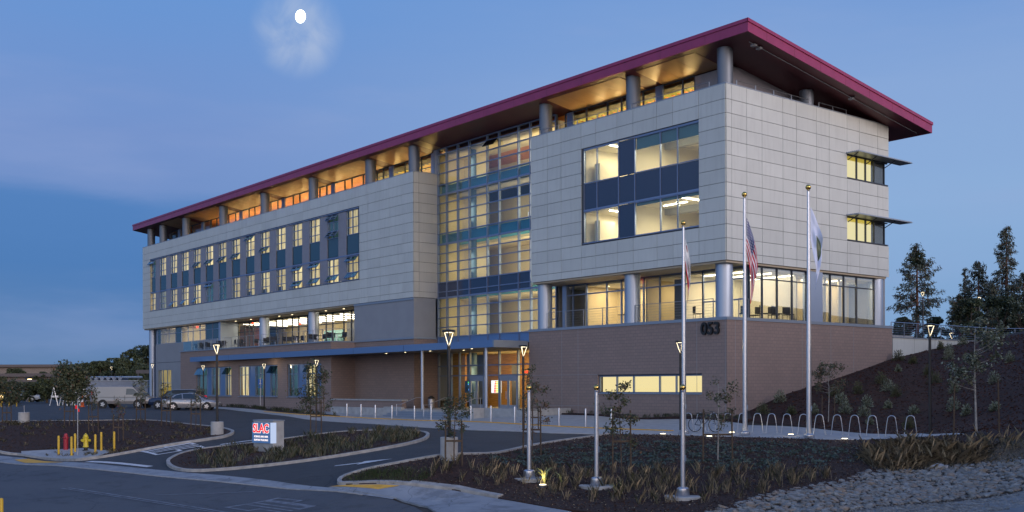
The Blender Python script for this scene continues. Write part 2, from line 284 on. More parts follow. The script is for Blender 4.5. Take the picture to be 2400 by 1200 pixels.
# ------------------------------------------------------------------ helpers
class MB:
    def __init__(s): s.v = []; s.f = []; s.uv = None
    def add(s, vs, fs):
        k = len(s.v); s.v += [tuple(v) for v in vs]; s.f += [tuple(i+k for i in f) for f in fs]; return s
    def box(s, x0, x1, y0, y1, z0, z1, M=None):
        vs = [Vector((x, y, z)) for z in (z0, z1) for y in (y0, y1) for x in (x0, x1)]
        if M is not None: vs = [M @ v for v in vs]
        return s.add(vs, [(0,2,3,1),(4,5,7,6),(0,1,5,4),(2,6,7,3),(0,4,6,2),(1,3,7,5)])
    def tube(s, a, b, r0, r1=None, n=10, cap=True):
        r1 = r0 if r1 is None else r1; a = Vector(a); b = Vector(b); d = (b-a)
        if d.length < 1e-6: return s
        q = d.to_track_quat('Z', 'Y'); vs = []
        for p, r in ((a, r0), (b, r1)):
            for i in range(n):
                t = 2*math.pi*i/n; vs.append(p + q @ Vector((r*math.cos(t), r*math.sin(t), 0)))
        fs = [(i, (i+1) % n, n+(i+1) % n, n+i) for i in range(n)]
        if cap: fs += [tuple(range(n-1, -1, -1)), tuple(range(n, 2*n))]
        return s.add(vs, fs)
    def path(s, pts, r, n=8):
        for a, b in zip(pts[:-1], pts[1:]): s.tube(a, b, r, r, n)
        return s
    def lathe(s, prof, n=16, c=(0, 0, 0), cap=True):
        vs = []; fs = []
        for r, z in prof:
            for i in range(n):
                t = 2*math.pi*i/n; vs.append((c[0]+r*math.cos(t), c[1]+r*math.sin(t), c[2]+z))
        for k in range(len(prof)-1):
            for i in range(n): fs.append((k*n+i, k*n+(i+1) % n, (k+1)*n+(i+1) % n, (k+1)*n+i))
        if cap: fs += [tuple(range(n-1, -1, -1)), tuple(range((len(prof)-1)*n, len(prof)*n))]
        return s.add(vs, fs)
    def prism(s, poly, z0, z1):
        n = len(poly); vs = [(x, y, z0) for x, y in poly] + [(x, y, z1) for x, y in poly]
        return s.add(vs, [tuple(range(n-1, -1, -1)), tuple(range(n, 2*n))] + [(i, (i+1) % n, n+(i+1) % n, n+i) for i in range(n)])
    def sphere(s, c, r, n=12, sc=(1, 1, 1)):
        prof = [(max(1e-4, r*math.sin(math.pi*k/(n//2))), -r*math.cos(math.pi*k/(n//2))) for k in range(n//2+1)]
        k = len(s.v); s.lathe(prof, n, (0, 0, 0), False)
        s.v[k:] = [(c[0]+x*sc[0], c[1]+y*sc[1], c[2]+z*sc[2]) for x, y, z in s.v[k:]]; return s
    def mesh(s, name, m=None, smooth=False):
        me = bpy.data.meshes.new(name); me.from_pydata(s.v, [], s.f)
        if m: me.materials.append(MAT[m])
        if smooth: me.polygons.foreach_set('use_smooth', [True]*len(me.polygons)); me.set_sharp_from_angle(angle=rad(38))
        me.update(); return me
    def build(s, name, m, parent=None, loc=None, smooth=False, kind=None, rot=0):
        return link(name, s.mesh(name, m, smooth), parent, loc, kind, rot)
def link(name, me, parent=None, loc=None, kind=None, rot=0):
    o = bpy.data.objects.new(name, me); COL.objects.link(o)
    if parent: o.parent = parent
    if loc: o.location = loc
    if rot: o.rotation_euler = (0, 0, rot)
    if kind: o['kind'] = kind
    return o
def tag(o, label=None, cat=None, group=None, kind=None):
    for k, v in (('label', label), ('category', cat), ('group', group), ('kind', kind)):
        if v: o[k] = v
    return o
def empty(name, loc, label, cat, group=None, rz=0):
    o = bpy.data.objects.new(name, None); COL.objects.link(o); o.location = loc; o.rotation_euler = (0, 0, rz); return tag(o, label, cat, group)
def copy_tree(o, parent=None):
    c = o.copy(); COL.objects.link(c)
    if parent: c.parent = parent
    for ch in list(KIDS.get(o.name, o.children)): copy_tree(ch, c)
    return c
KIDS = {}
def again(src, loc, label, rz=0, group=None, scale=None):
    c = copy_tree(src); c.location = loc; c.rotation_euler = (0, 0, rz); c['label'] = label
    if group: c['group'] = group
    if scale: c.scale = (scale,)*3
    return c
def text_mesh(txt, size, ext, bold=0, name='lettering', align='CENTER', sp=1.0):
    cu = bpy.data.curves.new(name, 'FONT'); cu.body = txt; cu.size = size; cu.extrude = ext; cu.offset = bold; cu.align_x = align; cu.align_y = 'CENTER'; cu.space_character = sp
    o = bpy.data.objects.new(name, cu); COL.objects.link(o); dg = bpy.context.evaluated_depsgraph_get()
    me = bpy.data.meshes.new_from_object(o.evaluated_get(dg)); bpy.data.objects.remove(o); bpy.data.curves.remove(cu); me.name = name; return me
# terrain: smooth surface through spot heights; unseen eastern hill raised to block low light
CP = [(-17.28,-5.85,0),(-29.7,-8.55,0),(-18.95,0.77,0.03),(-10.43,-15.17,0),(-8.03,1.02,0.03),(2.55,-9.79,0),(2.37,-16.95,0),(7.83,-12.29,0),(10.48,-11.2,0),(13.49,-10.71,0),(13.98,-5.02,0.02),(16.23,-3.55,0.05),(2.72,-1.56,0.03),(6.55,-1.03,0.03),(8.97,1.53,0.03),(11.35,1.62,0.03),(-1.68,-10.32,0),(2.97,-5.39,0),(7.83,-5.61,0),(11.96,-5.29,0),(-11.44,-26.25,-0.22),(9.56,-26.6,-0.3),(-28.56,-31.21,0.05),(-6.15,-26.21,-0.85),(-17.81,-30.88,-1.2),(-16.74,-32.56,-1.3),(-14.97,-30.48,-1.15),(-20.28,-34.5,-1.3),(-0.83,-27.19,-0.8),(-0.63,-24.13,-0.45),(-0.89,-20.5,-0.1),(-10.88,-28.93,-0.6),(-24.59,-26.25,-0.1),(-25.42,-30.95,0),(-15.36,-19.59,-0.02),(11.77,-24.77,-1.1),(14.14,-23.7,-1.25),(17.07,-22.68,-1.45),(14.42,-19.71,-0.75),(10.18,-19.96,-0.65),(9.08,-23.38,-0.55),(15.47,-16.13,-0.55),(18.53,-20.08,-1.2),(-7.78,-37.48,-1.5),(3.28,-40.11,-1.75),(-2.3,-32.26,-1.35),(5.97,-30.75,-1.45),(9.61,-32.66,-1.75),(6.91,-35.84,-1.75),(10.84,-28.5,-1.45),(13.79,-29.72,-1.6),(15.49,-26.82,-1.6),(18.19,-23.88,-1.65),(21.95,-20.36,-1.45),(25.29,-16.44,-1.45),(24.03,-13.82,-1.05),(22.06,-9.73,-0.5),(19.46,-13.94,-0.75),(18.79,-9.86,0),(21.57,-8.72,0.15),(16.45,-12.06,-0.35),(-56.97,-22.34,0.2),(-49.14,-17.71,0.25),(-49.47,-10.08,0.3),(-40.73,-8.28,0.12),(-96.23,-16.43,0.2),(-60,-2.4,0.25),(-76,-2.4,0.3),(-95,0,0.3),(-95,20,0.3),(-44,-2.4,0.05),(-110,-10,0.3),(-130,20,0.3),(-200,0,0.3),(-200,60,0.3),(-300,0,0.3),(-30,0,0),(-18,-0.5,0.25),(-9,-0.6,0.3),(0,-0.6,0.38),(0.25,1.3,0.67),(0.25,5.6,1.85),(0.25,10,2.64),(0.25,16.9,4.1),(0.25,21.7,4.77),(0.25,26.4,5.3),(0.25,36,5.5),(-20,30,5.4),(-60,40,3.3),(-60,15,0.6),(0,60,5.6),(40,80,6.2),(80,100,6.5),(-40,90,5.5),(-120,60,2.5),(3.83,0.79,0.5),(2.64,2.39,0.95),(1.44,4,1.4),(5.26,2.74,0.7),(3.59,5.16,1.34),(1.92,7.58,1.99),(6.52,5.4,0.98),(4.43,8.7,1.9),(2.34,12,2.82),(8.23,6.5,1.16),(5.57,11,2.28),(2.91,15.5,3.39),(12.01,4.63,1.36),(8.09,11.88,2.68),(4.17,19.14,3.99),(15.64,2.85,1.59),(10.93,11.9,3.12),(6.22,20.95,4.66),(10,30,7.2),(3,34,6.6),(33,-3,6.5),(38,8,12),(36,22,13),(52,-12,9),(60,0,14),(60,25,15),(90,10,15),(66,-30,5),(100,-40,4),(120,0,14),(30,-80,-2),(-20,-90,-2),(-100,-80,-1.9),(60,-60,-1.5),(41,-49,-1.2),(-200,-80,-1.5)]
P_ = np.array(CP, float)
def _k(d): return np.where(d > 0, d*d*np.log(d+1e-12), 0)
def _fit(P, lam=1.5):
    n = len(P); A = np.zeros((n+3, n+3)); A[:n, :n] = _k(np.hypot(P[:, None, 0]-P[None, :, 0], P[:, None, 1]-P[None, :, 1])) + lam*np.eye(n)
    A[:n, n] = 1; A[:n, n+1] = P[:, 0]; A[:n, n+2] = P[:, 1]; A[n:, :n] = A[:n, n:].T
    return np.linalg.solve(A, np.r_[P[:, 2], 0, 0, 0])
W_ = _fit(P_)
def TT(x, y):
    x = np.asarray(x, float); y = np.asarray(y, float)
    z = _k(np.hypot(x[..., None]-P_[:, 0], y[..., None]-P_[:, 1])) @ W_[:-3] + W_[-3] + W_[-2]*x + W_[-1]*y
    z = np.clip(z, -2.4, 15)
    inside = (x < .12) & (x > -95) & (y > -.15) & (y < 17)
    return np.where(inside, np.minimum(z, .2), z)
def T(x, y): return float(TT(x, y))
def clipcells(poly, c=1.0):
    bm = bmesh.new(); vs = [bm.verts.new((x, y, 0)) for x, y in poly]; bm.faces.new(vs)
    bmesh.ops.triangulate(bm, faces=bm.faces[:]); bmesh.ops.dissolve_limit(bm, angle_limit=.01, verts=bm.verts[:], edges=bm.edges[:])
    xs = [p[0] for p in poly]; ys = [p[1] for p in poly]
    for ax, lo, hi in ((0, min(xs), max(xs)), (1, min(ys), max(ys))):
        v = math.floor(lo/c)*c + c
        while v < hi:
            co_ = [0, 0, 0]; co_[ax] = v; no = [0, 0, 0]; no[ax] = 1
            bmesh.ops.bisect_plane(bm, geom=bm.verts[:]+bm.edges[:]+bm.faces[:], plane_co=co_, plane_no=no, dist=1e-5); v += c
    bmesh.ops.triangulate(bm, faces=bm.faces[:]); return bm
def drape(poly, off, m, name, kind='structure', parent=None, c=1.0, skirt=0):
    bm = clipcells(poly, c)
    X = np.array([v.co[:] for v in bm.verts]); Z = TT(X[:, 0], X[:, 1]) + off
    for v, z in zip(bm.verts, Z): v.co.z = z
    if skirt:
        e = [e for e in bm.edges if e.is_boundary]; r = bmesh.ops.extrude_edge_only(bm, edges=e)
        for v in r['geom']:
            if isinstance(v, bmesh.types.BMVert): v.co.z -= skirt
    bmesh.ops.recalc_face_normals(bm, faces=bm.faces[:])
    me = bpy.data.meshes.new(name); bm.to_mesh(me); bm.free(); me.materials.append(MAT[m]); return link(name, me, parent, None, kind)
def chaikin(p, n=2, closed=True):
    for _ in range(n):
        q = []
        for i in range(len(p) if closed else len(p)-1):
            a = p[i]; b = p[(i+1) % len(p)]
            q += [(a[0]*.75+b[0]*.25, a[1]*.75+b[1]*.25), (a[0]*.25+b[0]*.75, a[1]*.25+b[1]*.75)]
        p = q if closed else [p[0]]+q+[p[-1]]
    return p
def resample(p, step, closed=True):
    q = []; L = p+[p[0]] if closed else p
    for a, b in zip(L[:-1], L[1:]):
        d = math.hypot(b[0]-a[0], b[1]-a[1]); k = max(1, int(round(d/step)))
        q += [(a[0]+(b[0]-a[0])*i/k, a[1]+(b[1]-a[1])*i/k) for i in range(k)]
    if not closed: q.append(p[-1])
    return q
def area(p): return sum(a[0]*b[1]-b[0]*a[1] for a, b in zip(p, p[1:]+p[:1]))/2
def offs(p, d, closed=True):
    # d > 0 moves inwards for a counter-clockwise ring (to the left of travel)
    q = []; n = len(p)
    for i in range(n):
        a = p[(i-1) % n] if closed or i else p[i]; b = p[(i+1) % n] if closed or i < n-1 else p[i]
        tx, ty = b[0]-a[0], b[1]-a[1]; l = math.hypot(tx, ty) or 1
        q.append((p[i][0]-ty/l*d, p[i][1]+tx/l*d))
    return q
def strip(p, w, z0, z1, m, name, parent=None, kind=None, closed=True, step=.5):
    """kerb: a band of width w on the left of the ring p, its top z1 and foot z0 above the terrain"""
    p = resample(p, step, closed); q = offs(p, w, closed); n = len(p)
    P = np.array(p); Q = np.array(q); zp = TT(P[:, 0], P[:, 1]); zq = TT(Q[:, 0], Q[:, 1]); vs = []
    for i in range(n):
        vs += [(*p[i], zp[i]+z0), (*p[i], zp[i]+z1), (*q[i], (zp[i]+zq[i])/2+z1), (*q[i], zq[i]+z0)]
    fs = []
    for i in range(n if closed else n-1):
        j = (i+1) % n
        for k in range(3): fs.append((4*i+k, 4*j+k, 4*j+k+1, 4*i+k+1))
    if not closed: fs += [(0, 1, 2, 3), (4*n-1, 4*n-2, 4*n-3, 4*n-4)]
    return MB().add(vs, fs).build(name, m, parent, kind=kind)
def inpoly(x, y, poly):
    c = False; n = len(poly)
    for i in range(n):
        x1, y1 = poly[i]; x2, y2 = poly[i-1]
        if (y1 > y) != (y2 > y) and x < (x2-x1)*(y-y1)/(y2-y1)+x1: c = not c
    return c
def scatter(poly, n, seed=1):
    r = random.Random(seed); xs = [p[0] for p in poly]; ys = [p[1] for p in poly]; out = []; k = 0
    while len(out) < n and k < n*40:
        k += 1; x = r.uniform(min(xs), max(xs)); y = r.uniform(min(ys), max(ys))
        if inpoly(x, y, poly): out.append((x, y))
    return out
def quadcloud(name, C, A, B, m, parent=None, kind=None, mats=None, midx=None):
    """many small leaf faces: centres C, half axes A and B (n x 3 arrays)"""
    n = len(C); V = np.empty((n, 4, 3), np.float32); V[:, 0] = C-A; V[:, 1] = C-B*.55; V[:, 2] = C+A; V[:, 3] = C+B*.55
    me = bpy.data.meshes.new(name); me.vertices.add(4*n); me.vertices.foreach_set('co', V.ravel()); me.loops.add(4*n); me.loops.foreach_set('vertex_index', np.arange(4*n, dtype=np.int32))
    me.polygons.add(n); me.polygons.foreach_set('loop_start', np.arange(0, 4*n, 4, dtype=np.int32))
    for x in (mats or [m]): me.materials.append(MAT[x])
    if midx is not None: me.polygons.foreach_set('material_index', np.asarray(midx, np.int32))
    me.update(calc_edges=True); return link(name, me, parent, None, kind)
def rdirs(n, r=rng):
    v = r.normal(size=(n, 3)); return v/np.linalg.norm(v, axis=1)[:, None]
def perp(D, r=rng):
    v = np.cross(D, rdirs(len(D), r)); return v/(np.linalg.norm(v, axis=1)[:, None]+1e-9)
def blades(name, P, h, w, m, lean=.35, parent=None, kind='stuff', mats=None, seed=3):
    """grass: P (n x 3 feet), heights h"""
    r = np.random.default_rng(seed); n = len(P); a = r.uniform(0, 2*np.pi, n); d = np.stack([np.cos(a), np.sin(a), np.zeros(n)], 1)
    H = h*r.uniform(.5, 1.15, n); L = d*(H*lean*r.uniform(.1, 1.3, n))[:, None]; s = np.stack([-d[:, 1], d[:, 0], np.zeros(n)], 1)*(w/2)
    up = np.stack([np.zeros(n), np.zeros(n), H], 1)
    V = np.empty((n, 5, 3), np.float32); V[:, 0] = P-s; V[:, 1] = P+s; V[:, 2] = P+L*.35+up*.6+s*.7; V[:, 4] = P+L*.35+up*.6-s*.7; V[:, 3] = P+L+up
    me = bpy.data.meshes.new(name); me.vertices.add(5*n); me.vertices.foreach_set('co', V.ravel()); me.loops.add(5*n); me.loops.foreach_set('vertex_index', np.arange(5*n, dtype=np.int32))
    me.polygons.add(n); me.polygons.foreach_set('loop_start', np.arange(0, 5*n, 5, dtype=np.int32))
    for x in (mats or [m]): me.materials.append(MAT[x])
    if mats: me.polygons.foreach_set('material_index', r.integers(0, len(mats), n).astype(np.int32))
    me.update(calc_edges=True); return link(name, me, parent, None, kind)
def tufts(centres, per, spread, seed=5):
    r = np.random.default_rng(seed); C = np.repeat(np.array(centres), per, 0); C = C + r.normal(size=C.shape)*spread
    return np.c_[C, TT(C[:, 0], C[:, 1])]
# ------------------------------------------------------------------ ground
def spaced(a, b, s): return list(np.arange(a, b+1e-6, s))
gx = [-1500, -900, -600, -420, -320, -260, -220, -190, -165, -145, -130, -118]+spaced(-110, -46, 4)+spaced(-44, 30, 1)+[.12-.02, .24]+[33, 37, 42, 50, 60, 75, 95, 120, 160, 240, 400, 800, 1500]
gy = [-1200, -600, -300, -150, -100, -80, -66, -56, -50]+spaced(-46, 34, 1)+[-.16, -.14]+[36, 39, 43, 50, 60, 75, 95, 120, 160, 220, 320, 500, 900, 1600]
gx = np.array(sorted(set(gx))); gy = np.array(sorted(set(gy))); GX, GY = np.meshgrid(gx, gy); GZ = TT(GX, GY)
far = np.clip((np.hypot(GX+10, GY+5)-110)/150, 0, 1); GZ = GZ*(1-far) + far*np.where(GY-GX*.3 > 60, 3., 0.)
nx = len(gx); fs = [(j*nx+i, j*nx+i+1, (j+1)*nx+i+1, (j+1)*nx+i) for j in range(len(gy)-1) for i in range(nx-1)]
g = MB().add(np.stack([GX.ravel(), GY.ravel(), GZ.ravel()], 1).tolist(), fs).build('ground', 'soil', kind='structure')
g_up = [(-60,-51),(-21.49,-35.89),(-19.96,-34.58),(-18.3,-33.9),(-14.6,-33.75),(-10.95,-33.5),(-7.7,-33.0),(-3.91,-31.95),(-.43,-31.23),(3.63,-30.6),(7.3,-30.2)]
lot = g_up+[(9.6,-28.7),(8.9,-25.5),(6.39,-20.8),(5.8,-18.4),(5.2,-15),(4.9,-13.5),(0,-3.2),(-42,-2.3),(-76,-2.3),(-96,-1),(-100,12),(-135,22),(-190,22),(-190,-60),(-110,-70)]
drape(lot, .03, 'asphalt_lot', 'parking_lot')
g_lo = [(-60,-52.2),(-21.3,-37.1),(-19.46,-36.1),(-17.2,-35.3),(-13.42,-34.95),(-7.76,-34.17),(-4.39,-33.28),(-1.39,-32.62),(2.6,-31.68),(6.12,-30.84),(9.29,-30.1),(10.5,-29.65),(12.0,-29.75),(13.4,-30.3),(16,-31.6),(24,-36)]
street = g_lo+[(60,-60),(60,-90),(-110,-90),(-110,-71),(-60,-52.2)]
drape(street[:-1], .035, 'asphalt_street', 'street')
drape(g_up+[(9.2,-29.6),(10.4,-29.35)]+[p for p in g_lo[::-1] if p[0] < 11], .05, 'gutter_concrete', 'gutter')
strip([p for p in g_lo if p[0] > -25 and p[0] < 10], .12, .0, .062, 'kerb', 'gutter_lip', kind='structure', closed=False)
# raised planting beds with concrete kerbs
def bed(poly, name, m='mulch', kerb=True, h=.15, smooth=2, w=.16):
    p = chaikin(poly, smooth) if smooth else poly
    if area(p) < 0: p = p[::-1]
    p = resample(p, .6)
    root = drape(offs(p, w*.9) if kerb else p, h-.035, m, name, skirt=.0 if kerb else .12)
    if kerb: strip(p, w, 0, h, 'kerb', 'kerb', root)
    return root, p
bed_left_poly = [(-40,-37.5),(-36,-34.5),(-33.73,-32.81),(-31.63,-31.8),(-30.79,-30.63),(-28,-29.6),(-27.48,-27.36),(-27.8,-25.13),(-27.0,-23.64),(-24.49,-23.09),(-20.54,-22.55),(-17.58,-22.93),(-13.34,-24.48),(-11.21,-25.44),(-10.5,-26.15),(-10.38,-26.93),(-10.57,-28.4),(-11.03,-30.35),(-11.06,-31.78),(-11.31,-33.3),(-14.59,-33.31),(-19.07,-33.6),(-20.2,-34.3),(-24,-35.6),(-40,-42)]
bed_l, bl = bed(bed_left_poly, 'planting_bed')
island_poly = [(-5.8,-31.13),(-6.86,-30.65),(-8.02,-29.63),(-8.43,-28.42),(-8.27,-26.53),(-8.18,-24.53),(-8.25,-22.34),(-8.37,-20.78),(-7.67,-19.39),(-5.89,-18.43),(-4.39,-18.51),(-2.54,-19.25),(-.29,-20.72),(1.19,-22.15),(2.19,-24.14),(2.03,-26.14),(.87,-28.09),(-.76,-29.97),(-1.72,-31.04),(-2.68,-31.56),(-4.15,-31.54)]
bed_i, il = bed(island_poly, 'planting_bed')
bed_right_poly = [(7.1,-29.75),(6.33,-29.21),(6.59,-28.46),(7.2,-27.92),(8.5,-26.91),(8.85,-25.53),(8.1,-23.6),(7.2,-22),(6.39,-20.4),(5.82,-18.38),(5.38,-15.43),(4.96,-14.21),(6.5,-13.4),(8.19,-12.82),(11.01,-11.85),(13.76,-11.08),(15.28,-10.3),(16.62,-9.32),(18.0,-8.4),(18.77,-7.82),(20.2,-8.81),(21.8,-8.7),(22.34,-9.67),(20.61,-11.59),(19.37,-14.89),(19.69,-16.94),(19.53,-19.13),(19.23,-20.99),(19.45,-23.34),(17.6,-25.6),(16.21,-26.74),(13.78,-27.16),(11.45,-27.7),(9.87,-28.55),(7.8,-29.75)]
bed_r, br = bed(bed_right_poly, 'planting_bed', kerb=False, h=.12, smooth=1)
kr = [(9.87,-28.6),(7.44,-29.9),(6.9,-29.75),(6.45,-29.3),(6.5,-28.7),(6.8,-28.3),(7.2,-27.92),(8.3,-27.0),(8.72,-26.4),(8.85,-25.53),(8.1,-23.6),(7.2,-22),(6.39,-20.4),(5.82,-18.38),(5.38,-15.43),(4.96,-14.21)]
strip(chaikin(kr, 1, False)[::-1], .16, 0, .15, 'kerb', 'kerb', bed_r, closed=False)
strip([(9.87,-28.6),(11.45,-27.75),(13.2,-27.3)], .3, 0, .16, 'kerb', 'kerb', bed_r, closed=False)
# entry forecourt and bicycle plaza, flush with the driveway
plaza = [(-54,-8.3),(-66,-3.2),(-66,-2.45),(-42,-2.45),(-42,-1.2),(-32,-1.2),(-18,-.3),(-17,-1.0),(-6.03,-1.05),(2.05,-1.3),(2.85,-1.72),(6.5,-1.4),(10,-1.0),(13.2,-1.6),(16.2,-5.0),(18.7,-7.7),(18.0,-8.4),(16.6,-9.25),(15.22,-10.2),(13.68,-10.98),(10.89,-11.7),(8.05,-12.66),(4.9,-14.0),(2.4,-15.6),(-2.84,-16.2),(-7.84,-15.76),(-13.07,-15.23),(-19.65,-14.31),(-25.89,-13.6),(-31,-12.2),(-40,-10.4)]
drape(plaza, .06, 'concrete', 'pavement', skirt=.05)
strip([(5.0,-10.35),(2.6,-10.1),(-.34,-10.15),(-5.13,-10.4),(-11.4,-9.9),(-17.4,-8.9),(-23,-8.35),(-26.7,-8.7),(-29.9,-9.3),(-34,-9.7),(-42,-8.9)][::-1], .36, .05, .1, 'tactile', 'tactile_strip', kind='structure', closed=False)
drape([(-64,-4.4),(-50,-6.2),(-40,-8.0),(-33,-8.6),(-30.5,-8.2),(-36,-6.6),(-46,-4.7),(-60,-3.0)], .1, 'mulch', 'planting_bed', skirt=.08)
strip([(-17.2,-.32),(-6,-.32),(2.3,-.42)][::-1], .95, .03, .16, 'mulch', 'planting_strip', kind='structure', closed=False)
drape([(-19.07,-33.75),(-19.96,-33.53),(-19.02,-31.62),(-18.56,-30.65),(-15.85,-30.3),(-13.33,-31.1),(-11.6,-32.2),(-11.8,-33.1),(-14.59,-33.25)], .155, 'concrete', 'hydrant_pad', skirt=.1)
drape([(7.21,-30.25),(7.49,-29.93),(9.89,-28.64),(11.48,-27.8),(13.83,-27.24),(16.26,-26.82),(22,-30.5),(24,-35.8),(17.0,-31.9),(14.7,-30.5),(12.5,-29.6),(10.5,-29.5),(9.29,-29.95)], .075, 'gutter_concrete', 'pavement', skirt=.06)
drape([(-17.62,-34.47),(-17.3,-33.85),(-11.7,-33.72),(-14.74,-34.66)], .062, 'tactile', 'kerb_ramp_pad')
drape([(7.21,-30.2),(7.6,-29.93),(9.7,-28.85),(9.35,-29.5)], .088, 'tactile', 'kerb_ramp_pad')
# painted markings
def paint(polys, m, name):
    bm = bmesh.new()
    for p in polys:
        b2 = clipcells(p); me = bpy.data.meshes.new('t'); b2.to_mesh(me); b2.free(); bm.from_mesh(me); bpy.data.meshes.remove(me)
    X = np.array([v.co[:] for v in bm.verts]); Z = TT(X[:, 0], X[:, 1])+.047
    for v, z in zip(bm.verts, Z): v.co.z = z
    me = bpy.data.meshes.new(name); bm.to_mesh(me); bm.free(); me.materials.append(MAT[m]); return link(name, me, None, None, 'structure')
def bar(a, b, w):
    dx, dy = b[0]-a[0], b[1]-a[1]; l = math.hypot(dx, dy); nx_, ny_ = -dy/l*w/2, dx/l*w/2
    return [(a[0]+nx_, a[1]+ny_), (a[0]-nx_, a[1]-ny_), (b[0]-nx_, b[1]-ny_), (b[0]+nx_, b[1]+ny_)]
def letters(txt, o, e, u, cw, ch):
    """block capitals painted on the road: origin o, reading direction e, up direction u"""
    G = {'S': [(0,0,1,0),(1,0,1,.5),(1,.5,0,.5),(0,.5,0,1),(0,1,1,1)], 'T': [(.5,0,.5,1),(0,1,1,1)], 'O': [(0,0,1,0),(1,0,1,1),(1,1,0,1),(0,1,0,0)], 'P': [(0,0,0,1),(0,1,1,1),(1,1,1,.5),(1,.5,0,.5)]}
    out = []
    for k, c in enumerate(txt):
        for x0, y0, x1, y1 in G[c]:
            P = [(o[0]+e[0]*(k*cw*1.35+x*cw)+u[0]*y*ch, o[1]+e[1]*(k*cw*1.35+x*cw)+u[1]*y*ch) for x, y in ((x0, y0), (x1, y1))]
            ext = .07; d = Vector((P[1][0]-P[0][0], P[1][1]-P[0][1])).normalized()*ext
            out.append(bar((P[0][0]-d.x, P[0][1]-d.y), (P[1][0]+d.x, P[1][1]+d.y), .17 if abs(y0-y1) < .1 else .13))
    return out
paint([bar((-10.3,-33.1), (-5.6,-31.9), .34)], 'line_white', 'stop_line')
paint(letters('STOP', (-8.85,-28.1), (-1,.0), (.02,-1), .4, 2.3), 'line_white', 'road_marking')
paint(letters('STOP', (9.6,-33.6), (-.2,.98), (-.98,-.2), .42, 2.4), 'line_worn', 'road_marking')
paint([bar((-8.95,-27.2), (-9.05,-24.6), .14)], 'line_white', 'lane_line')
# an arrow that points up the entry drive
a0, a1 = Vector((3.9,-28.1)), Vector((6.2,-26.9)); d = (a1-a0).normalized(); n_ = Vector((-d.y, d.x)); mid = a0+(a1-a0)*.45
paint([bar(a0, mid, .14), [tuple(mid-n_*.3), tuple(a1), tuple(mid+n_*.3)]], 'line_white', 'road_arrow')
paint([bar((-1.6,-36.5), (9.5,-34.3), .12), bar((-1.75,-36.75), (9.5,-34.55), .1)], 'line_worn', 'centre_line')
paint([bar((2.7,-34.77), (4.8,-31.9), .1)], 'line_worn', 'lane_line')
paint([bar((-46+3*k,-15.5-1.0*k*.0), (-43.5+3*k,-10.8), .1) for k in range(-5, 3)], 'line_worn', 'stall_lines')
# ------------------------------------------------------------------ the building
B = empty('office_building', (0, 0, 0), 'long four storey office building with pale panels, brick base and sloping burgundy roof', 'building')
def bx(name, m, x0, x1, y0, y1, z0, z1, parent=B, kind=None):
    return MB().box(x0, x1, y0, y1, z0, z1).build(name, m, parent, kind=kind)
_pc = {}
def panel(w, h, t, m, loc, axis, parent, name='panel'):
    """one flat piece, shared mesh; axis 'y' lies in a wall facing -Y, 'x' in a wall facing +X"""
    k = (round(w, 3), round(h, 3), t, m, axis, name)
    if k not in _pc:
        _pc[k] = (MB().box(0, w, -t, 0, 0, h) if axis == 'y' else MB().box(0, t, 0, w, 0, h)).mesh(name, m)
    return link(name, _pc[k], parent, loc)
ZJ = [9.62]+[10.1+.812*k for k in range(12)]+[19.93]
def cuts(a, b, base, per):
    out = [a]
    k = 0
    L = sorted([base[j]-per*i for j in range(len(base)) for i in range(0, 40)])
    return [a]+[v for v in L if a+.25 < v < b-.25]+[b]
GAP = .026
def clad(parent, xs, zs, hole, axis, at, m='white_panel', limit=999):
    """panels between joints xs, zs except where hole(x0,x1,z0,z1); the ones past the limit join into one mesh"""
    rest = MB(); n = 0; cells = []
    for i in range(len(xs)-1):
        for j in range(len(zs)-1):
            x0, x1, z0, z1 = xs[i], xs[i+1], zs[j], zs[j+1]
            if hole and hole(x0, x1, z0, z1): continue
            cells.append((x0, x1, z0, z1))
    cells.sort(key=lambda c: -c[0] if axis == 'y' else c[0])
    for x0, x1, z0, z1 in cells:
        a, b, c, d = x0+GAP/2, x1-GAP/2, z0+GAP/2, z1-GAP/2
        if n < limit:
            p = panel(b-a, d-c, .045, m, (a, at, c) if axis == 'y' else (at, a, c), axis, parent); n += 1
            p.rotation_euler = (random.uniform(-1, 1)*.0022, 0, random.uniform(-1, 1)*.0022)
        else:
            rest.box(a, b, at-.045, at, c, d)
    if rest.v: rest.build('panel', m, parent, kind='stuff')
# --- east block, white box -------------------------------------------------
XR = [-17.7]+[-17.7+1.82]+[-14.45,-12.41,-11.0,-8.98,-7.53,-5.46,-4.12,-2.04,0]
wr = bx('wall', 'joint', -17.66, -.02, .02, .3, 15.99+2.3, 19.93); 
def wall_with_hole(x0, x1, z0, z1, hx0, hx1, hz0, hz1, y0, y1, m='joint'):
    b = MB().box(x0, hx0, y0, y1, z0, z1).box(hx1, x1, y0, y1, z0, z1).box(hx0, hx1, y0, y1, z0, hz0).box(hx0, hx1, y0, y1, hz1, z1)
    return b.build('wall', m, B)
bpy.data.objects.remove(wr)
wr = wall_with_hole(-17.66, -.05, 9.64, 19.9, -12.29, -2.06, 11.82, 18.2, .01, .3)
clad(wr, XR, ZJ, lambda a, b, c, d: a > -12.5 and b < -1.9 and c > 11.6 and d < 18.3, 'y', .0)
YS = [0,.47,1.85,3.28,5.3,6.67,8.72,10.09,12.05,13.45,15.59,16.9]
ws = MB().box(-.3, -.01, .3, 12.05, 9.64, 19.9).box(-.3, -.01, 12.05, 16.88, 9.64, 11.75).box(-.3, -.01, 12.05, 16.88, 13.4, 15.85).box(-.3, -.01, 12.05, 16.88, 17.4, 19.9).build('wall', 'joint', B)
clad(ws, YS, ZJ, lambda a, b, c, d: a > 12 and ((c > 11.65 and d < 13.45) or (c > 15.7 and d < 17.5)), 'x', .0)
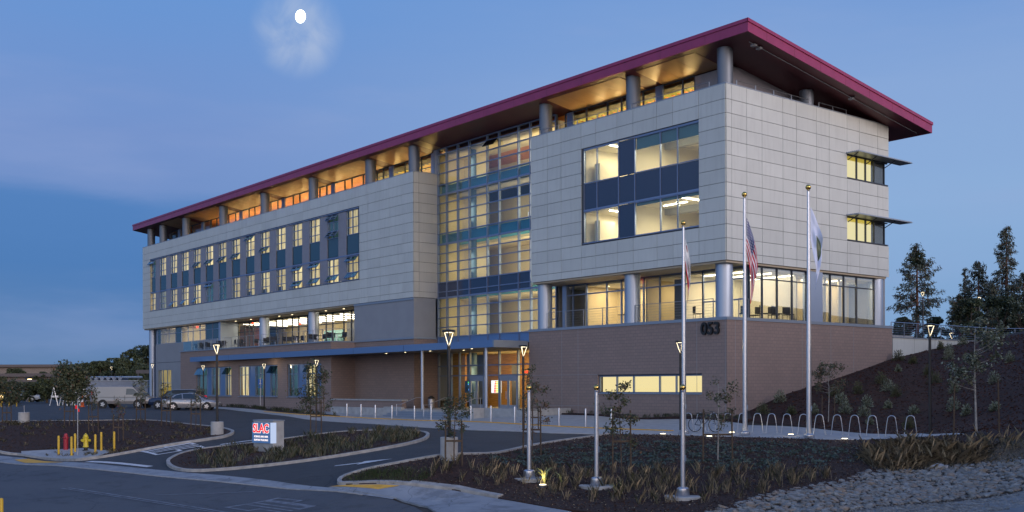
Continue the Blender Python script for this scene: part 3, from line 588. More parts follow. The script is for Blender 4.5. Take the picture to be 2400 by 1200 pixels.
bx('wall', 'white_panel', -17.7, -17.6, .3, 16.9, 9.62, 19.93)
bx('wall', 'white_panel', -17.6, -.3, 16.7, 16.9, 9.62, 19.93)
bx('terrace_soffit', 'terrace_soffit', -17.6, -.06, .06, 16.7, 9.5, 9.615)
bx('coping', 'cap_metal', -17.72, .03, -.03, .32, 19.935, 19.99); bx('coping', 'cap_metal', -.28, .03, .32, 16.9, 19.935, 19.99)
# --- west block --------------------------------------------------------------
wl = wall_with_hole(-94.36, -32.8, 9.64, 19.9, -91.8, -41.4, 11.78, 18.15, .01, .3)
XL = cuts(-94.4, -32.76, [-34.4, -36.42], 3.466)
clad(wl, XL, ZJ, lambda a, b, c, d: a > -92.3 and b < -41.0 and c > 11.6 and d < 18.3, 'y', .0, limit=160)
for x0, x1 in ((-94.4, -91.8),): pass
wt = bx('wall', 'joint', -33.1, -32.79, .3, 2.6, 9.64, 19.9)
clad(wt, [0, .5, 2.5], ZJ, None, 'x', -32.76, 'panel_return')
bx('wall', 'white_panel', -94.4, -94.2, .3, 16.9, 9.62, 19.93); bx('wall', 'white_panel', -94.2, -33.1, 16.7, 16.9, 9.62, 19.93)
bx('terrace_soffit', 'terrace_soffit', -94.2, -42.35, .06, 16.7, 9.5, 9.615)
bx('coping', 'cap_metal', -94.42, -32.73, -.03, .32, 19.935, 19.99); bx('coping', 'cap_metal', -33.05, -32.73, .32, 2.5, 19.935, 19.99)
bx('floor_slab', 'floor_slab', -94.2, -32.8, .3, 16.7, 19.0, 19.3); bx('floor_slab', 'floor_slab', -17.6, -.3, .3, 16.7, 19.0, 19.3); bx('floor_slab', 'floor_slab', -32.7, -17.75, 3.2, 16.7, 18.2, 18.9)
# --- windows -----------------------------------------------------------------
def window(x0, x1, z0, z1, y, mull=(), trans=(), lit='room', parent=B, fw=.06, fm='mullion', open_=(), pane='pane_glass', depth=.12, blind=None):
    """a framed window facing -Y: outer frame, mullions, transoms, a pane in each cell"""
    X = [x0]+list(mull)+[x1]; Z = [z0]+list(trans)+[z1]; f = MB()
    for v in X: f.box(v-fw/2, v+fw/2, y-depth/2, y+depth/2, z0, z1)
    for v in Z:
        for a, b in zip(X[:-1], X[1:]): f.box(a+fw/2, b-fw/2, y-depth/2+.004, y+depth/2-.004, v-fw/2, v+fw/2)
    w = f.build('window', fm, parent)
    for i in range(len(X)-1):
        for j in range(len(Z)-1):
            a, b, c, d = X[i]+fw/2, X[i+1]-fw/2, Z[j]+fw/2, Z[j+1]-fw/2
            if (i, j) in open_:
                k = ('open', round(b-a, 2), round(d-c, 2))
                if k not in _pc:
                    bb, dd = b-a, d-c; m = MB().box(0, bb, -.012, .012, -dd, 0); me = m.mesh('pane', 'pane_open'); _pc[k] = me
                    fr = MB().box(0, bb, -.03, .03, -.06, 0).box(0, bb, -.03, .03, -dd, -dd+.06).box(0, .05, -.03, .03, -dd+.06, -.06).box(bb-.05, bb, -.03, .03, -dd+.06, -.06); _pc[k+('f',)] = fr.mesh('sash', 'mullion')
                o = link('sash', _pc[k+('f',)], w, (a, y-.07, d)); o.rotation_euler = (-rad(38), 0, 0)
                p = link('pane', _pc[k], w, (a, y-.07, d)); p.rotation_euler = (-rad(38), 0, 0)
            else:
                p = panel(b-a, d-c, .014, pane if not callable(pane) else pane(i, j), (a, y+.007, c), 'y', w, 'pane')
                p.rotation_euler = (random.uniform(-1, 1)*.003, 0, random.uniform(-1, 1)*.004)
    if blind: MB().box(x0, x1, y+.22, y+.24, z0, z1).build('blind', blind, w)
    return w
bx('spandrel', 'navy_spandrel', -12.29, -2.06, .21, .3, 13.99, 14.12)
def navy(x0, x1, z0, z1, y=.14, m='navy_spandrel'):
    return panel(x1-x0, z1-z0, .03, m, (x0, y, z0), 'y', B, 'spandrel_panel')
MX = [-12.26,-11.0,-8.97,-7.5,-5.28,-3.85,-2.09]
# east block windows: two storeys, two lit groups each
for z0, z1 in ((15.86, 18.1), (11.87, 13.96)):
    window(-12.26, -8.97, z0, z1, .12, (-11.0,)); window(-7.5, -2.09, z0, z1, .12, (-5.28, -3.85)); navy(-8.93, -7.54, z0, z1)
for a, b in zip(MX[:-1], MX[1:]): navy(a+.03, b-.03, 14.12, 15.82)
f = MB()
for v in MX: f.box(v-.03, v+.03, .06, .18, 14.0, 15.83)
f.box(-12.29, -2.06, .04, .19, 13.99, 14.1); f.box(-12.29, -2.06, .05, .2, 18.13, 18.2).box(-12.29, -2.06, -.06, .2, 11.8, 11.84)
f.build('mullion', 'mullion', B)
def light_area(loc, size, energy, col=(1, .82, .52), rot=(0, 0, 0), sy=None):
    l = bpy.data.lights.new('room_light', 'AREA'); l.shape = 'RECTANGLE'; l.size = size; l.size_y = sy or size; l.energy = energy; l.color = col
    o = bpy.data.objects.new('room_light', l); COL.objects.link(o); o.location = loc; o.rotation_euler = rot; o.parent = B; return o  # unseen area lamps; the wall-facing ones are fill added to brighten interiors
# rooms behind the east windows: ceiling, back wall, partitions, linear lamps
for zf, zc in ((11.35, 14.0), (15.2, 18.35)):
    bx('interior_floor', 'floor_slab', -17.5, -.35, .4, 8, zf-.2, zf); bx('ceiling', 'interior_white', -17.5, -.35, .4, 8, zc, zc+.1)
    bx('interior_wall', 'interior_white', -12.6, -8.4, 5.0, 5.15, zf, zc); bx('interior_wall', 'interior_cream', -8.1, -.9, 7.4, 7.55, zf, zc)
    for x in (-12.6, -8.4, -1.2): bx('interior_wall', 'interior_white', x, x+.15, .35, 7.4, zf, zc)
    bx('beam', 'interior_grey', -8.2, -1.3, 3.6, 4.1, zc-.4, zc); bx('cabinet', 'interior_white', -12.2, -11.7, 1.0, 2.4, zf, zf+2.1)
    MB().box(-10.7, -10.55, .9, 4.7, zc-.07, zc-.02).box(-9.7, -9.55, 1.9, 4.9, zc-.07, zc-.02).box(-4.4, -4.25, 1.0, 3.4, zc-.07, zc-.02).box(-2.9, -2.75, 1.0, 3.4, zc-.07, zc-.02).build('ceiling_light', 'glow_strip', B)
    for x, y in ((-5.6, 2.0), (-4.9, 5.6), (-3.6, 5.4), (-6.6, 3.2), (-2.4, 5.0)): MB().lathe([(.09, -.01), (.09, .0)], 10, (x, y, zc-.01)).build('ceiling_light', 'glow_spot', B)
    light_area((-10.4, 2.8, zc-.15), 2.6, 150); light_area((-4.6, 2.6, zc-.5), 3.4, 300); MB().box(-7.2, -5.2, 2.4, 2.5, zc-.07, zc-.02).build('ceiling_light', 'glow_strip', B)
    bx('roller_shade', 'shade_teal', -7.46, -2.12, .22, .24, (17.35 if zf > 15 else 13.75), zc)
bx('door', 'teal_spandrel', -11.5, -10.9, 4.9, 4.98, 11.35, 13.4)
# west block: fifteen bays, two storeys
r = random.Random(11)
up_open = {14: [(0, 2), (1, 2)], 10: [(0, 0), (1, 0)], 9: [(0, 0), (1, 0)], 8: [(0, 0), (1, 0)], 7: [(0, 0), (1, 0)], 6: [(0, 2), (1, 2)], 5: [(0, 0), (1, 0)], 2: [], 1: [(0, 0), (1, 0), (0, 2), (1, 2)]}
lo_open = {12: [(0, 0)], 11: [(0, 0)], 10: [(0, 0)], 9: [(0, 2), (1, 2)], 3: [(0, 0), (1, 0), (0, 2), (1, 2)], 2: [(0, 0), (1, 0), (0, 2), (1, 2)], 1: [(0, 0), (1, 0)], 0: [(0, 0), (1, 0), (0, 2), (1, 2)]}
for k in range(15):
    x1 = -41.66-3.467*k; x0 = x1-2.0; xm = (x0+x1)/2
    ub = 'lit_blind_teal' if k in (1, 14) else ('lit_blind' if k != 11 else 'lit_blind')
    lb = {8: 'lit_blind_teal', 9: 'lit_blind_teal', 13: 'lit_blind_dim'}.get(k, 'lit_blind')
    window(x0, x1, 15.89, 18.05, .12, (xm,), (16.54, 17.38), open_=up_open.get(k, []), blind=ub, pane='pane_clear' if ub == 'lit_blind' else 'pane_glass')
    window(x0, x1, 11.83, 13.94, .12, (xm,), (12.5, 13.31), open_=lo_open.get(k, []), blind=lb, pane='pane_clear' if lb == 'lit_blind' else 'pane_glass')
    # desks and furniture at the foot of the blinds read as darker lower panes
    if k in (5, 6, 4): bx('cabinet', 'interior_dark', x0+.1, xm-.1, .28, .3, 11.9, 12.3)
    navy(x0-.02, x1+.02, 14.18, 15.85, m='teal_spandrel')
    if k < 14: panel(1.467-.04, 6.2, .05, 'pier', (x0-1.467+.0, .08, 11.86), 'y', B, 'pier_panel')
f = MB().box(-91.8, -41.4, .0, .16, 13.99, 14.12).box(-91.8, -41.4, -.05, .2, 18.09, 18.16).box(-91.8, -41.4, -.05, .2, 11.77, 11.82); f.build('mullion', 'mullion', B)
bx('return_trim', 'interior_cream', -91.8, -91.74, .0, .3, 11.83, 18.08)
bx('interior_wall', 'interior_dark', -94, -33.2, 1.2, 1.3, 10.0, 18.9)
# --- side windows with sun shelves ------------------------------------------
for z0, z1 in ((15.86, 17.38), (11.8, 13.32)):
    f = MB(); Y = [12.07, 13.28, 14.3, 15.3, 16.5]
    for v in Y: f.box(-.14, -.02, v-.035, v+.035, z0, z1)
    f.box(-.14, -.02, 12.07, 16.85, z1-.06, z1).box(-.16, .03, 12.05, 16.86, z0-.03, z0+.03)
    w = f.build('window', 'mullion_dark', B)
    for a, b in zip(Y[:-1], Y[1:]): panel(b-a-.08, z1-z0-.12, .014, 'pane_glass', (-.09, a+.04, z0+.05), 'x', w, 'pane')
    bx('blind', 'lit_blind_flat', -.32, -.3, 12.07, 15.3, z0, z1-.25, w); bx('blind', 'lit_blind_gold', -.32, -.3, 12.07, 15.3, z1-.25, z1, w); bx('blind', 'interior_dark', -.32, -.3, 15.3, 16.8, z0, z1, w)
    s = MB().box(.03, 1.0, 11.95, 18.3, z1+.02, z1+.05)
    for k in range(7): s.box(.06+k*.14, .09+k*.14, 11.95, 18.3, z1+.05, z1+.12)
    sh = s.build('sun_shelf', 'cap_metal', B)
    for y in (12.2, 14.3, 16.5): MB().tube((.0, y, z1-.35), (.8, y, z1+.03), .03, .03, 6).build('bracket', 'mullion_dark', sh)
# --- brick base, east --------------------------------------------------------
b = MB().box(-17.7, -10.63, -.25, .15, -.6, 6.12).box(-1.66, -.15, -.25, .15, -.6, 6.12).box(-10.63, -1.66, -.25, .15, -.6, 1.82).box(-10.63, -1.66, -.25, .15, 3.02, 6.12)
b.box(-.15, .25, -.25, 16.95, -.6, 6.12).box(-17.7, -17.3, .15, 5, -.6, 6.12).build('brick_wall', 'brick', B)
MB().box(-17.74, .3, -.3, .35, 6.12, 6.3).box(-.25, .3, .35, 17.0, 6.12, 6.3).build('coping', 'cap_metal', B)
jt = MB()
for x in (-14.2, -12.55, -2.05, .12): jt.box(x-.012, x+.012, -.256, -.25, .2, 6.1)
for z in (3.03, .95): jt.box(-17.7, -10.7, -.256, -.25, z, z+.02)
for y in (.5, 6.9, 9.9, 12.4): jt.box(.25, .256, y-.012, y+.012, .3, 6.1)
jt.build('control_joint', 'grey_wall', B)
w = window(-10.6, -1.69, 1.85, 2.92, -.05, (-9.0, -7.49, -5.23, -3.85), (), pane='pane_clear', fw=.09); 
bx('blind', 'lit_blind_flat', -10.5, -1.72, .1, .14, 1.9, 2.9, w); bx('sill', 'cap_metal', -10.65, -1.64, -.32, -.12, 1.76, 1.82, w); bx('lintel', 'mullion_dark', -10.63, -1.66, -.2, .1, 2.95, 3.02, w)
# 053 in cast black numerals
nm = text_mesh('053', 1.08, .07, .022, 'numeral', sp=1.05); nm.materials.append(MAT['black_paint']); o = link('building_number', nm, B, (-.93, -.33, 5.62)); o.rotation_euler = (rad(90), 0, 0); o.scale = (.86, .93, 1)
o['label'] = 'black building number 053'
# --- east terrace level: columns, glass, rails ----------------------------------
def column(x, y, z0, z1, r, m='column_metal'):
    c = MB().tube((x, y, z0), (x, y, z1), r, r, 32).build('column', m, B, smooth=True)
    MB().tube((x, y, z0), (x, y, z0+.04), r+.03, r+.03, 32).build('column_ring', 'cap_metal', c)
for x in (-17.25, -8.52, -.88): column(x, .87, 6.3, 9.5, .52)
column(-.62, 16.3, 6.3, 9.5, .5)
bx('pier', 'column_metal', -.62, -.1, 8.15, 9.55, 6.3, 9.5); bx('pier', 'column_metal', -17.0, -16.55, 2.3, 2.6, 6.3, 9.5)
bx('terrace_floor', 'concrete', -17.6, -.3, .35, 16.8, 6.0, 6.26)
window(-17.0, -3.9, 6.3, 9.48, 2.45, (-15.98,-14.55,-12.53,-11.11,-9.03,-7.57,-5.61), (8.75,), pane='pane_clear', fw=.09)
window(-3.9, -.45, 6.3, 9.48, 2.45, (-2.5,), (7.5, 8.75), pane='pane_glass', fw=.08)
def side_window(Y, z0, z1, tr, x=-.3, p='pane_glass'):
    f = MB()
    for v in Y: f.box(x-.07, x+.05, v-.04, v+.04, z0, z1)
    for v in [z0+.03]+list(tr)+[z1-.03]: f.box(x-.06, x+.07, Y[0], Y[-1], v-.03, v+.03)
    w = f.build('window', 'mullion_dark', B); Z = [z0]+list(tr)+[z1]
    for a, b in zip(Y[:-1], Y[1:]):
        for c, d in zip(Z[:-1], Z[1:]):
            panel(b-a-.08, d-c-.06, .014, p, (x-.02, a+.04, c+.03), 'x', w, 'pane').rotation_euler = (0, random.uniform(-1, 1)*.004, random.uniform(-1, 1)*.004)
    return w
side_window([2.45, 3.67, 5.12, 6.61, 8.1], 6.3, 9.5, (8.75,), p='pane_reflect'); side_window([9.6, 10.63, 12.12, 13.57, 15.6], 6.3, 9.5, (8.75,), p='pane_reflect'); bx('interior_wall', 'interior_cream', -2.6, -2.5, 9.0, 16, 6.3, 9.5)
for y in (10.9, 11.5, 12.6, 13.2): bx('curtain', 'interior_white', -1.1, -1.0, y, y+.3, 6.4, 9.3)
bx('interior_wall', 'interior_cream', -17.3, -8.7, 5.6, 5.7, 6.3, 9.5); bx('interior_wall', 'interior_white', -8.6, -1.0, 8.0, 8.1, 6.3, 9.5); bx('interior_wall', 'interior_dark', -7.0, -5.6, 3.2, 3.3, 6.3, 9.2)
bx('interior_wall', 'interior_cream', -14.9, -14.75, 2.6, 5.6, 6.3, 9.5); bx('interior_wall', 'interior_white', -5.6, -5.45, 2.6, 16, 6.3, 9.5); bx('interior_wall', 'interior_cream', -9.0, -8.85, 2.6, 5.6, 6.3, 9.5)
bx('ceiling', 'interior_white', -17.3, -.4, 2.55, 16.6, 9.3, 9.4)
for y in (3.4, 5.4, 7.6, 10.6, 12.8): MB().box(-4.8, -1.0, y, y+.1, 9.22, 9.27).build('ceiling_light', 'glow_strip', B)
for x in (-13.6, -11.8): MB().lathe([(.1, -.01), (.1, 0)], 10, (x, 3.6, 9.29)).build('ceiling_light', 'glow_spot', B)
light_area((-12.5, 4.1, 9.2), 3.4, 150, sy=1.8); light_area((-7.2, 5.0, 9.2), 1.6, 60); light_area((-3, 5.2, 9.15), 3.2, 170, sy=4); light_area((-1.6, 12.6, 9.15), 1.2, 120, sy=5); light_area((-9, 1.4, 9.4), 12, 10, sy=.5)
def railing(name, pts, h, z, cables=5, parent=None, sp=1.9, post='rail', r=.022, skip=()):
    """posts, a top rail and cables along a polyline"""
    L = sum((Vector(b)-Vector(a)).length for a, b in zip(pts[:-1], pts[1:])); root = MB().path([(x, y, z+h) for x, y in pts], r, 6).build(name, post, parent)
    for a, b in zip(pts[:-1], pts[1:]):
        a = Vector(a); b = Vector(b); n = max(1, round((b-a).length/sp))
        for i in range(n+1):
            p = a+(b-a)*i/n; k = ('post', round(h, 2), post)
            if k not in _pc: _pc[k] = MB().box(-.022, .022, -.022, .022, 0, h).mesh('post', post)
            link('post', _pc[k], root, (p.x, p.y, z))
        if cables:
            c = MB()
            for j in range(cables): zz = z+h*(j+1)/(cables+1); c.tube((*a, zz), (*b, zz), .006, .006, 4)
            c.build('cable', post, root)
    return root
railing('railing', [(-16.6, .6), (-9.2, .6)], 1.2, 6.28, 6, B); railing('railing', [(-8.0, .6), (-1.5, .6)], 1.2, 6.28, 6, B); railing('railing', [(-.3, 1.5), (-.3, 2.4)], 1.2, 6.28, 5, B)
railing('railing', [(-16.9, .18), (-9.1, .18)], .36, 19.98, 0, B, 1.95); railing('railing', [(-7.9, .18), (-1.4, .18)], .36, 19.98, 0, B, 2.1)
railing('railing', [(-.18, 1.2), (-.18, 8.2)], .36, 19.98, 0, B, 1.75); railing('railing', [(-.18, 9.3), (-.18, 12.3)], .36, 19.98, 0, B, 1.5)
# --- curtain wall --------------------------------------------------------------
MC = [-32.72,-31.45,-29.9,-28.32,-25.96,-24.45,-22.07,-20.66,-18.9,-17.76]
ZC = [5.5,6.36,7.16,7.95,8.79,9.6,10.1,10.9,11.72,12.47,13.29,14.05,14.95,15.82,16.66,17.45,18.17,19.0,19.95,20.8,21.55,22.0]
f = MB()
for v in MC: f.box(v-.045, v+.045, 2.33, 2.55, 5.5, 22.0)
for z in ZC:
    t = .075 if z in (9.6, 14.05, 18.17) else .04
    for a, b in zip(MC[:-1], MC[1:]): f.box(a+.045, b-.045, 2.36, 2.52, z-t, z+t)
cw = f.build('curtain_wall', 'mullion', B)
for i, (a, b) in enumerate(zip(MC[:-1], MC[1:])):
    for c, d in zip(ZC[:-1], ZC[1:]):
        if b > -20 and c > 9.5: continue
        m = 'canopy_blue' if d < 6.4 else ('navy_spandrel' if 9.5 < c < 10.8 else ('pane_blue' if c in (14.05, 18.17) else 'pane_glass'))
        if c == 20.8 and i == 4:
            p = link('pane', MB().box(0, b-a-.1, -.02, .02, -.68, 0).mesh('pane', 'pane_dark'), cw, (a+.05, 2.3, d-.04)); p.rotation_euler = (-rad(40), 0, 0); continue
        p = panel(b-a-.09, d-c-.08, .02, m, (a+.045, 2.45, c+.04), 'y', cw, 'pane')
        p.rotation_euler = (random.uniform(-1, 1)*.002, 0, random.uniform(-1, 1)*.003)
bx('corner_post', 'column_metal', -33.1, -32.78, 2.2, 2.6, .3, 22.0)
for z0, z1 in ((9.6, 10.4), (14.0, 14.95), (18.2, 18.95)):
    bx('interior_floor', 'interior_cream', -32.7, -17.7, 4.6, 14, z0, z1-.25); bx('balustrade', 'teal_frit', -32.6, -17.8, 4.45, 4.5, z1-.75, z1+.1)
bx('balustrade', 'teal_frit', -32.6, -20.0, 2.75, 2.78, 14.1, 14.9); bx('balustrade', 'teal_frit', -32.6, -20.0, 2.75, 2.78, 18.25, 18.95)
bx('interior_wall', 'interior_cream', -33.0, -29.6, 5.2, 5.4, 5.5, 21.6); bx('interior_wall', 'interior_cream', -33.0, -23.6, 8.0, 8.2, 5.5, 21.6); bx('interior_wall', 'interior_cream', -23.4, -17.7, 8.6, 8.8, 5.5, 21.6); bx('interior_wall', 'interior_grey', -19.6, -18.4, 7.6, 7.7, 10.4, 12.8)
bx('interior_wall', 'interior_cream', -33.0, -32.8, 2.7, 5.3, 5.5, 21.6); bx('interior_wall', 'interior_cream', -24.5, -23.4, 6.6, 8.0, 5.5, 18); bx('interior_wall', 'interior_grey', -17.78, -17.7, 2.6, 12, 5.5, 21.6)
MB().tube((-29.1, 3.3, .6), (-29.1, 3.3, 21.7), .34, .34, 24).build('column', 'column_blue', B, smooth=True)
bx('interior_floor', 'floor_slab', -32.7, -17.7, 2.9, 14, 5.2, 5.6); bx('ceiling', 'interior_cream', -32.6, -17.9, 2.7, 10, 21.5, 21.6)
MB().sphere((-22.7, 5.0, 12.9), .55, 16, (1, 1, .35)).build('pendant_lamp', 'glow_strip', B, smooth=True)
for z in (20.0, 16.4, 12.3, 7.6):
    light_area((-28.6, 3.0, z), 6.5, 90, (1, .84, .55), (rad(90), 0, 0), 1.5); light_area((-18.3, 5.5, z), 3.6, 130, (1, .84, .55), (0, rad(90), 0), 3.5); light_area((-22.4, 3.2, z), 5.5, 170, (1, .84, .55), (rad(90), 0, 0), 1.5)
dk = MB()
for k in range(7): dk.box(-23.2+k*.5, -23.14+k*.5, 7.6, 7.65, 6.4, 8.6)
dk.box(-23.3, -20, 7.6, 7.66, 8.5, 8.7); dk.build('partition', 'mullion', B); bx('partition', 'pane_blue', -23.0, -20.2, 7.7, 7.72, 5.9, 8.4)
railing('stair_rail', [(-23.2, 4.3), (-18.2, 4.3)], 1.0, 14.8, 4, B, 1.2, 'mullion'); railing('stair_rail', [(-23.2, 4.3), (-18.2, 4.3)], 1.0, 5.6, 4, B, .7, 'mullion'); railing('stair_rail', [(-23.2, 4.3), (-18.2, 4.3)], 1.0, 10.3, 4, B, 1.2, 'mullion')
def exit_sign(x, y, z, s=1):
    o = MB().box(-.3*s, .3*s, -.03, .03, -.14*s, .14*s).build('exit_sign', 'red_exit', B, (x, y, z)); return o
exit_sign(-21.6, 7.3, 8.6, .6); exit_sign(-22.8, 7.3, 7.9, .5); exit_sign(-9.65, 1.9, 9.25, .75); exit_sign(-66.2, 1.6, 9.1, .6); exit_sign(-79.2, .8, 9.25, .75); exit_sign(-61.0, 4.5, 8.9, .5); exit_sign(-53.5, 6.5, 8.3, .4); exit_sign(-23.6, 4.4, 3.4, .6)
# --- penthouse glazing and roof -----------------------------------------------
def soff(y): return 22.48-.152*(y+.2)
XP = [(-92.0,-80.2,[-90.36,-88.0,-85.46,-82.09]),(-79.9,-34.0,[-78.3,-76.6,-75.0,-73.15,-71.75,-69.7,-68.23,-66.3,-64.37,-62.76,-61.3,-59.28,-57.86,-55.7,-53.64,-52.29,-50.89,-48.78,-47.46,-45.4,-42.97,-41.88,-40.39,-38.32,-35.77]),(-17.2,-4.85,[-16.35,-14.96,-12.83,-11.45,-9.4,-7.96,-5.87])]
for a, b, m in XP: window(a, b, 19.3, 21.95, 2.85, m, (20.9,) if b < -20 else (), pane='pane_clear', fw=.08, fm='mullion_dark')
bx('interior_wall', 'interior_cream', -93, -34, 10, 10.1, 19.3, 20.6); bx('interior_wall', 'interior_cream', -17.4, -5, 9, 9.1, 19.3, 21); bx('interior_wall', 'pier', -4.85, -1.9, 2.8, 16, 19.3, 21.9)
bx('interior_wall', 'interior_dark', -93, -92.6, 2.9, 16, 19.3, 21.8)
for x in (-90.1,-82.8,-72.25,-61.95,-51.55,-41.1,-34.15,-17.25,-8.52): bx('pier', 'mullion', x+.35, x+1.0, 2.7, 2.82, 19.3, 21.95)
bx('pier', 'column_metal', -34.0, -33.0, 2.6, 2.9, 19.3, 21.95)
# wood ceiling that climbs with the roof, inside the glass line
c = MB().add([(-92.5, 2.95, soff(2.95)-.06), (-4.9, 2.95, soff(2.95)-.06), (-4.9, 12, soff(12)-.06), (-92.5, 12, soff(12)-.06)], [(0, 1, 2, 3)]); c.build('ceiling', 'wood_ceiling', B)
bx('interior_wall', 'interior_cream', -17.2, -4.9, 5.2, 5.3, 19.3, 21.75); bx('interior_wall', 'interior_cream', -45.3, -34.2, 5.2, 5.3, 19.3, 21.75); bx('ceiling', 'interior_dark', -17.2, -5, 3.0, 5.2, 21.72, 21.75); bx('ceiling', 'interior_dark', -45.3, -34.3, 3.0, 5.2, 21.72, 21.75)
t = MB()
for k in range(26):
    x = -17.2+k*.55
    if x < -5: t.box(x, x+.13, 3.3, 4.6, 21.35, 21.42)
t.box(-17.2, -5, 3.2, 3.33, 21.33, 21.44); t.box(-17.2, -5, 4.6, 4.72, 21.33, 21.44)
for k in range(44):
    x = -57.0+k*.6
    if x > -45.3 and x < -34.3: t.box(x, x+.15, 3.3, 4.6, 21.35, 21.42)
t.build('louvre', 'lit_blind_gold', B)
for x in np.arange(-79, -33.8, 2.6): light_area((float(x), 4.3, 20.2), .35, 42, (1, .66, .24), (rad(212), 0, 0), .35)
for x in np.arange(-77, -46, 7): light_area((float(x), 6.0, 19.9), 4.4, 42, (1, .6, .22), (rad(180), 0, 0), .5)
for x in (-15.4, -13.6, -11.9, -10.1, -7.0, -5.4): light_area((x, 4.3, 20.2), .35, 48, (1, .68, .27), (rad(212), 0, 0), .35)
light_area((-11, 3.2, 20.0), 11, 90, (1, .8, .42), (rad(110), 0, 0), .4); light_area((-40, 3.2, 20.0), 10, 80, (1, .8, .42), (rad(110), 0, 0), .4)
for a, b in ((-80, -71), (-70, -46.5)): MB().box(a, b, 5.3, 5.35, 20.7, 21.42).build('ceiling_light', 'lit_blind_flat', B)  # pale wall strip, no lamp: its lit look is put in as glow
for x in (-9.0, -13.0): light_area((x, 6.5, 21.0), 2, 30)
for x in (-94.2,-90.1,-82.8,-72.25,-61.95,-51.55,-41.1,-34.15,-17.25,-8.52,-.88): column(x, 1.0, 19.3, soff(1.0)+.05, .47, 'column_dark')
column(-.75, 8.8, 19.3, soff(8.8), .45, 'column_dark')
# roof: sloping slab, fascia, maroon soffit with tan bays between the columns
def slope_box(x0, x1, y0, y1, t0, t1):
    return [(x, y, soff(y)+t) for t in (t0, t1) for y in (y0, y1) for x in (x0, x1)]
FB = [(0,2,3,1),(4,5,7,6),(0,1,5,4),(2,6,7,3),(0,4,6,2),(1,3,7,5)]
roof = MB().add(slope_box(-97.4, 1.72, -.12, 19.32, .05, .62), FB).build('roof', 'burgundy', B)
MB().add(slope_box(-97.5, 1.8, -.2, -.12, -.02, .66), FB).build('fascia', 'burgundy', roof)
MB().add(slope_box(1.72, 1.8, -.12, 19.4, -.02, .66), FB).build('fascia', 'burgundy', roof)
MB().add(slope_box(-97.5, -97.42, -.12, 19.4, -.02, .66), FB).add(slope_box(-97.42, 1.72, 19.32, 19.4, -.02, .66), FB).build('fascia', 'burgundy', roof)
MB().add(slope_box(-97.54, 1.84, -.26, -.2, .52, .72), FB).add(slope_box(1.8, 1.86, -.26, 19.44, .52, .72), FB).build('gutter', 'burgundy', roof)
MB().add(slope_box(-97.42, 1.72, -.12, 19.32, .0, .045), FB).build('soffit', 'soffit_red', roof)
bays = [-90.1,-82.8,-72.25,-61.95,-51.55,-41.1,-34.15]; 
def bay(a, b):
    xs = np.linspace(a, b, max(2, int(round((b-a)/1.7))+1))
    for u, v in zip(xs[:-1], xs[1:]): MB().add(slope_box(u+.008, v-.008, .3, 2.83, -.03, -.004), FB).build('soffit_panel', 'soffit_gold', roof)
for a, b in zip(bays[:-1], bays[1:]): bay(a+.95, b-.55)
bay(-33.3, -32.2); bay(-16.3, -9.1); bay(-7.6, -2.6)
seam = MB()
for x in np.arange(-95, 1.5, 3.6): seam.add(slope_box(x, x+.015, -.206, -.2, 0, .5), FB)
for y in np.arange(1.5, 19, 2.6): seam.add(slope_box(1.8, 1.806, y, y+.015, 0, .5), FB)
seam.build('seam', 'soffit_red', roof)
MB().tube((1.0, .9, soff(.9)-.06), (1.0, 18.8, soff(18.8)-.06), .025, .025, 6).build('conduit', 'grey_wall', roof)
for y in (1.2, 1.7, 11.0): MB().box(.85, 1.15, y, y+.25, soff(y)-.2, soff(y)-.08).build('floodlight', 'grey_wall', roof)
# --- west block lower storeys ----------------------------------------------------
bx('grey_wall', 'grey_wall', -42.3, -32.76, .0, .4, 6.35, 9.6); bx('grey_wall', 'grey_wall', -33.1, -32.78, .4, 2.4, 6.35, 9.6); bx('coping', 'cap_metal', -42.3, -32.7, -.06, .0, 9.42, 9.6)
bx('coping', 'cap_metal', -42.2, -32.68, -.1, .35, 6.2, 6.35); bx('coping', 'cap_metal', -33.1, -32.68, .35, 2.3, 6.2, 6.35)
MB().box(-42.2, -32.76, 0, .4, -.3, 6.2).box(-33.1, -32.76, .4, 2.4, -.3, 6.2).build('brick_wall', 'brick', B)
# ground floor brick front with three windows
WX = [(-71.7, -62.8), (-61.0, -52.45), (-50.45, -43.95)]
b = MB(); e = -76.2
for a, c in WX: b.box(e, a, -2.4, -2.0, -.4, 6.2); b.box(a, c, -2.4, -2.0, -.4, 1.35); b.box(a, c, -2.4, -2.0, 4.4, 6.2); e = c
b.box(e, -42.2, -2.4, -2.0, -.4, 6.2).box(-42.55, -42.2, -2.0, .0, -.4, 6.2).box(-76.2, -75.9, -2, .3, -.4, 6.2).build('brick_wall', 'brick', B)
MB().box(-76.3, -42.15, -2.5, -1.9, 6.2, 6.32).box(-42.5, -42.15, -1.9, .0, 6.2, 6.32).build('coping', 'cap_metal', B)
bx('coping', 'concrete', -42.2, -30.8, -2.5, -1.9, 1.13, 1.25); MB().box(-42.2, -30.9, -2.4, -2.0, -.2, 1.13).build('brick_wall', 'brick', B)
bx('terrace_floor', 'concrete', -76, -42.4, -1.95, 3, 6.1, 6.28)
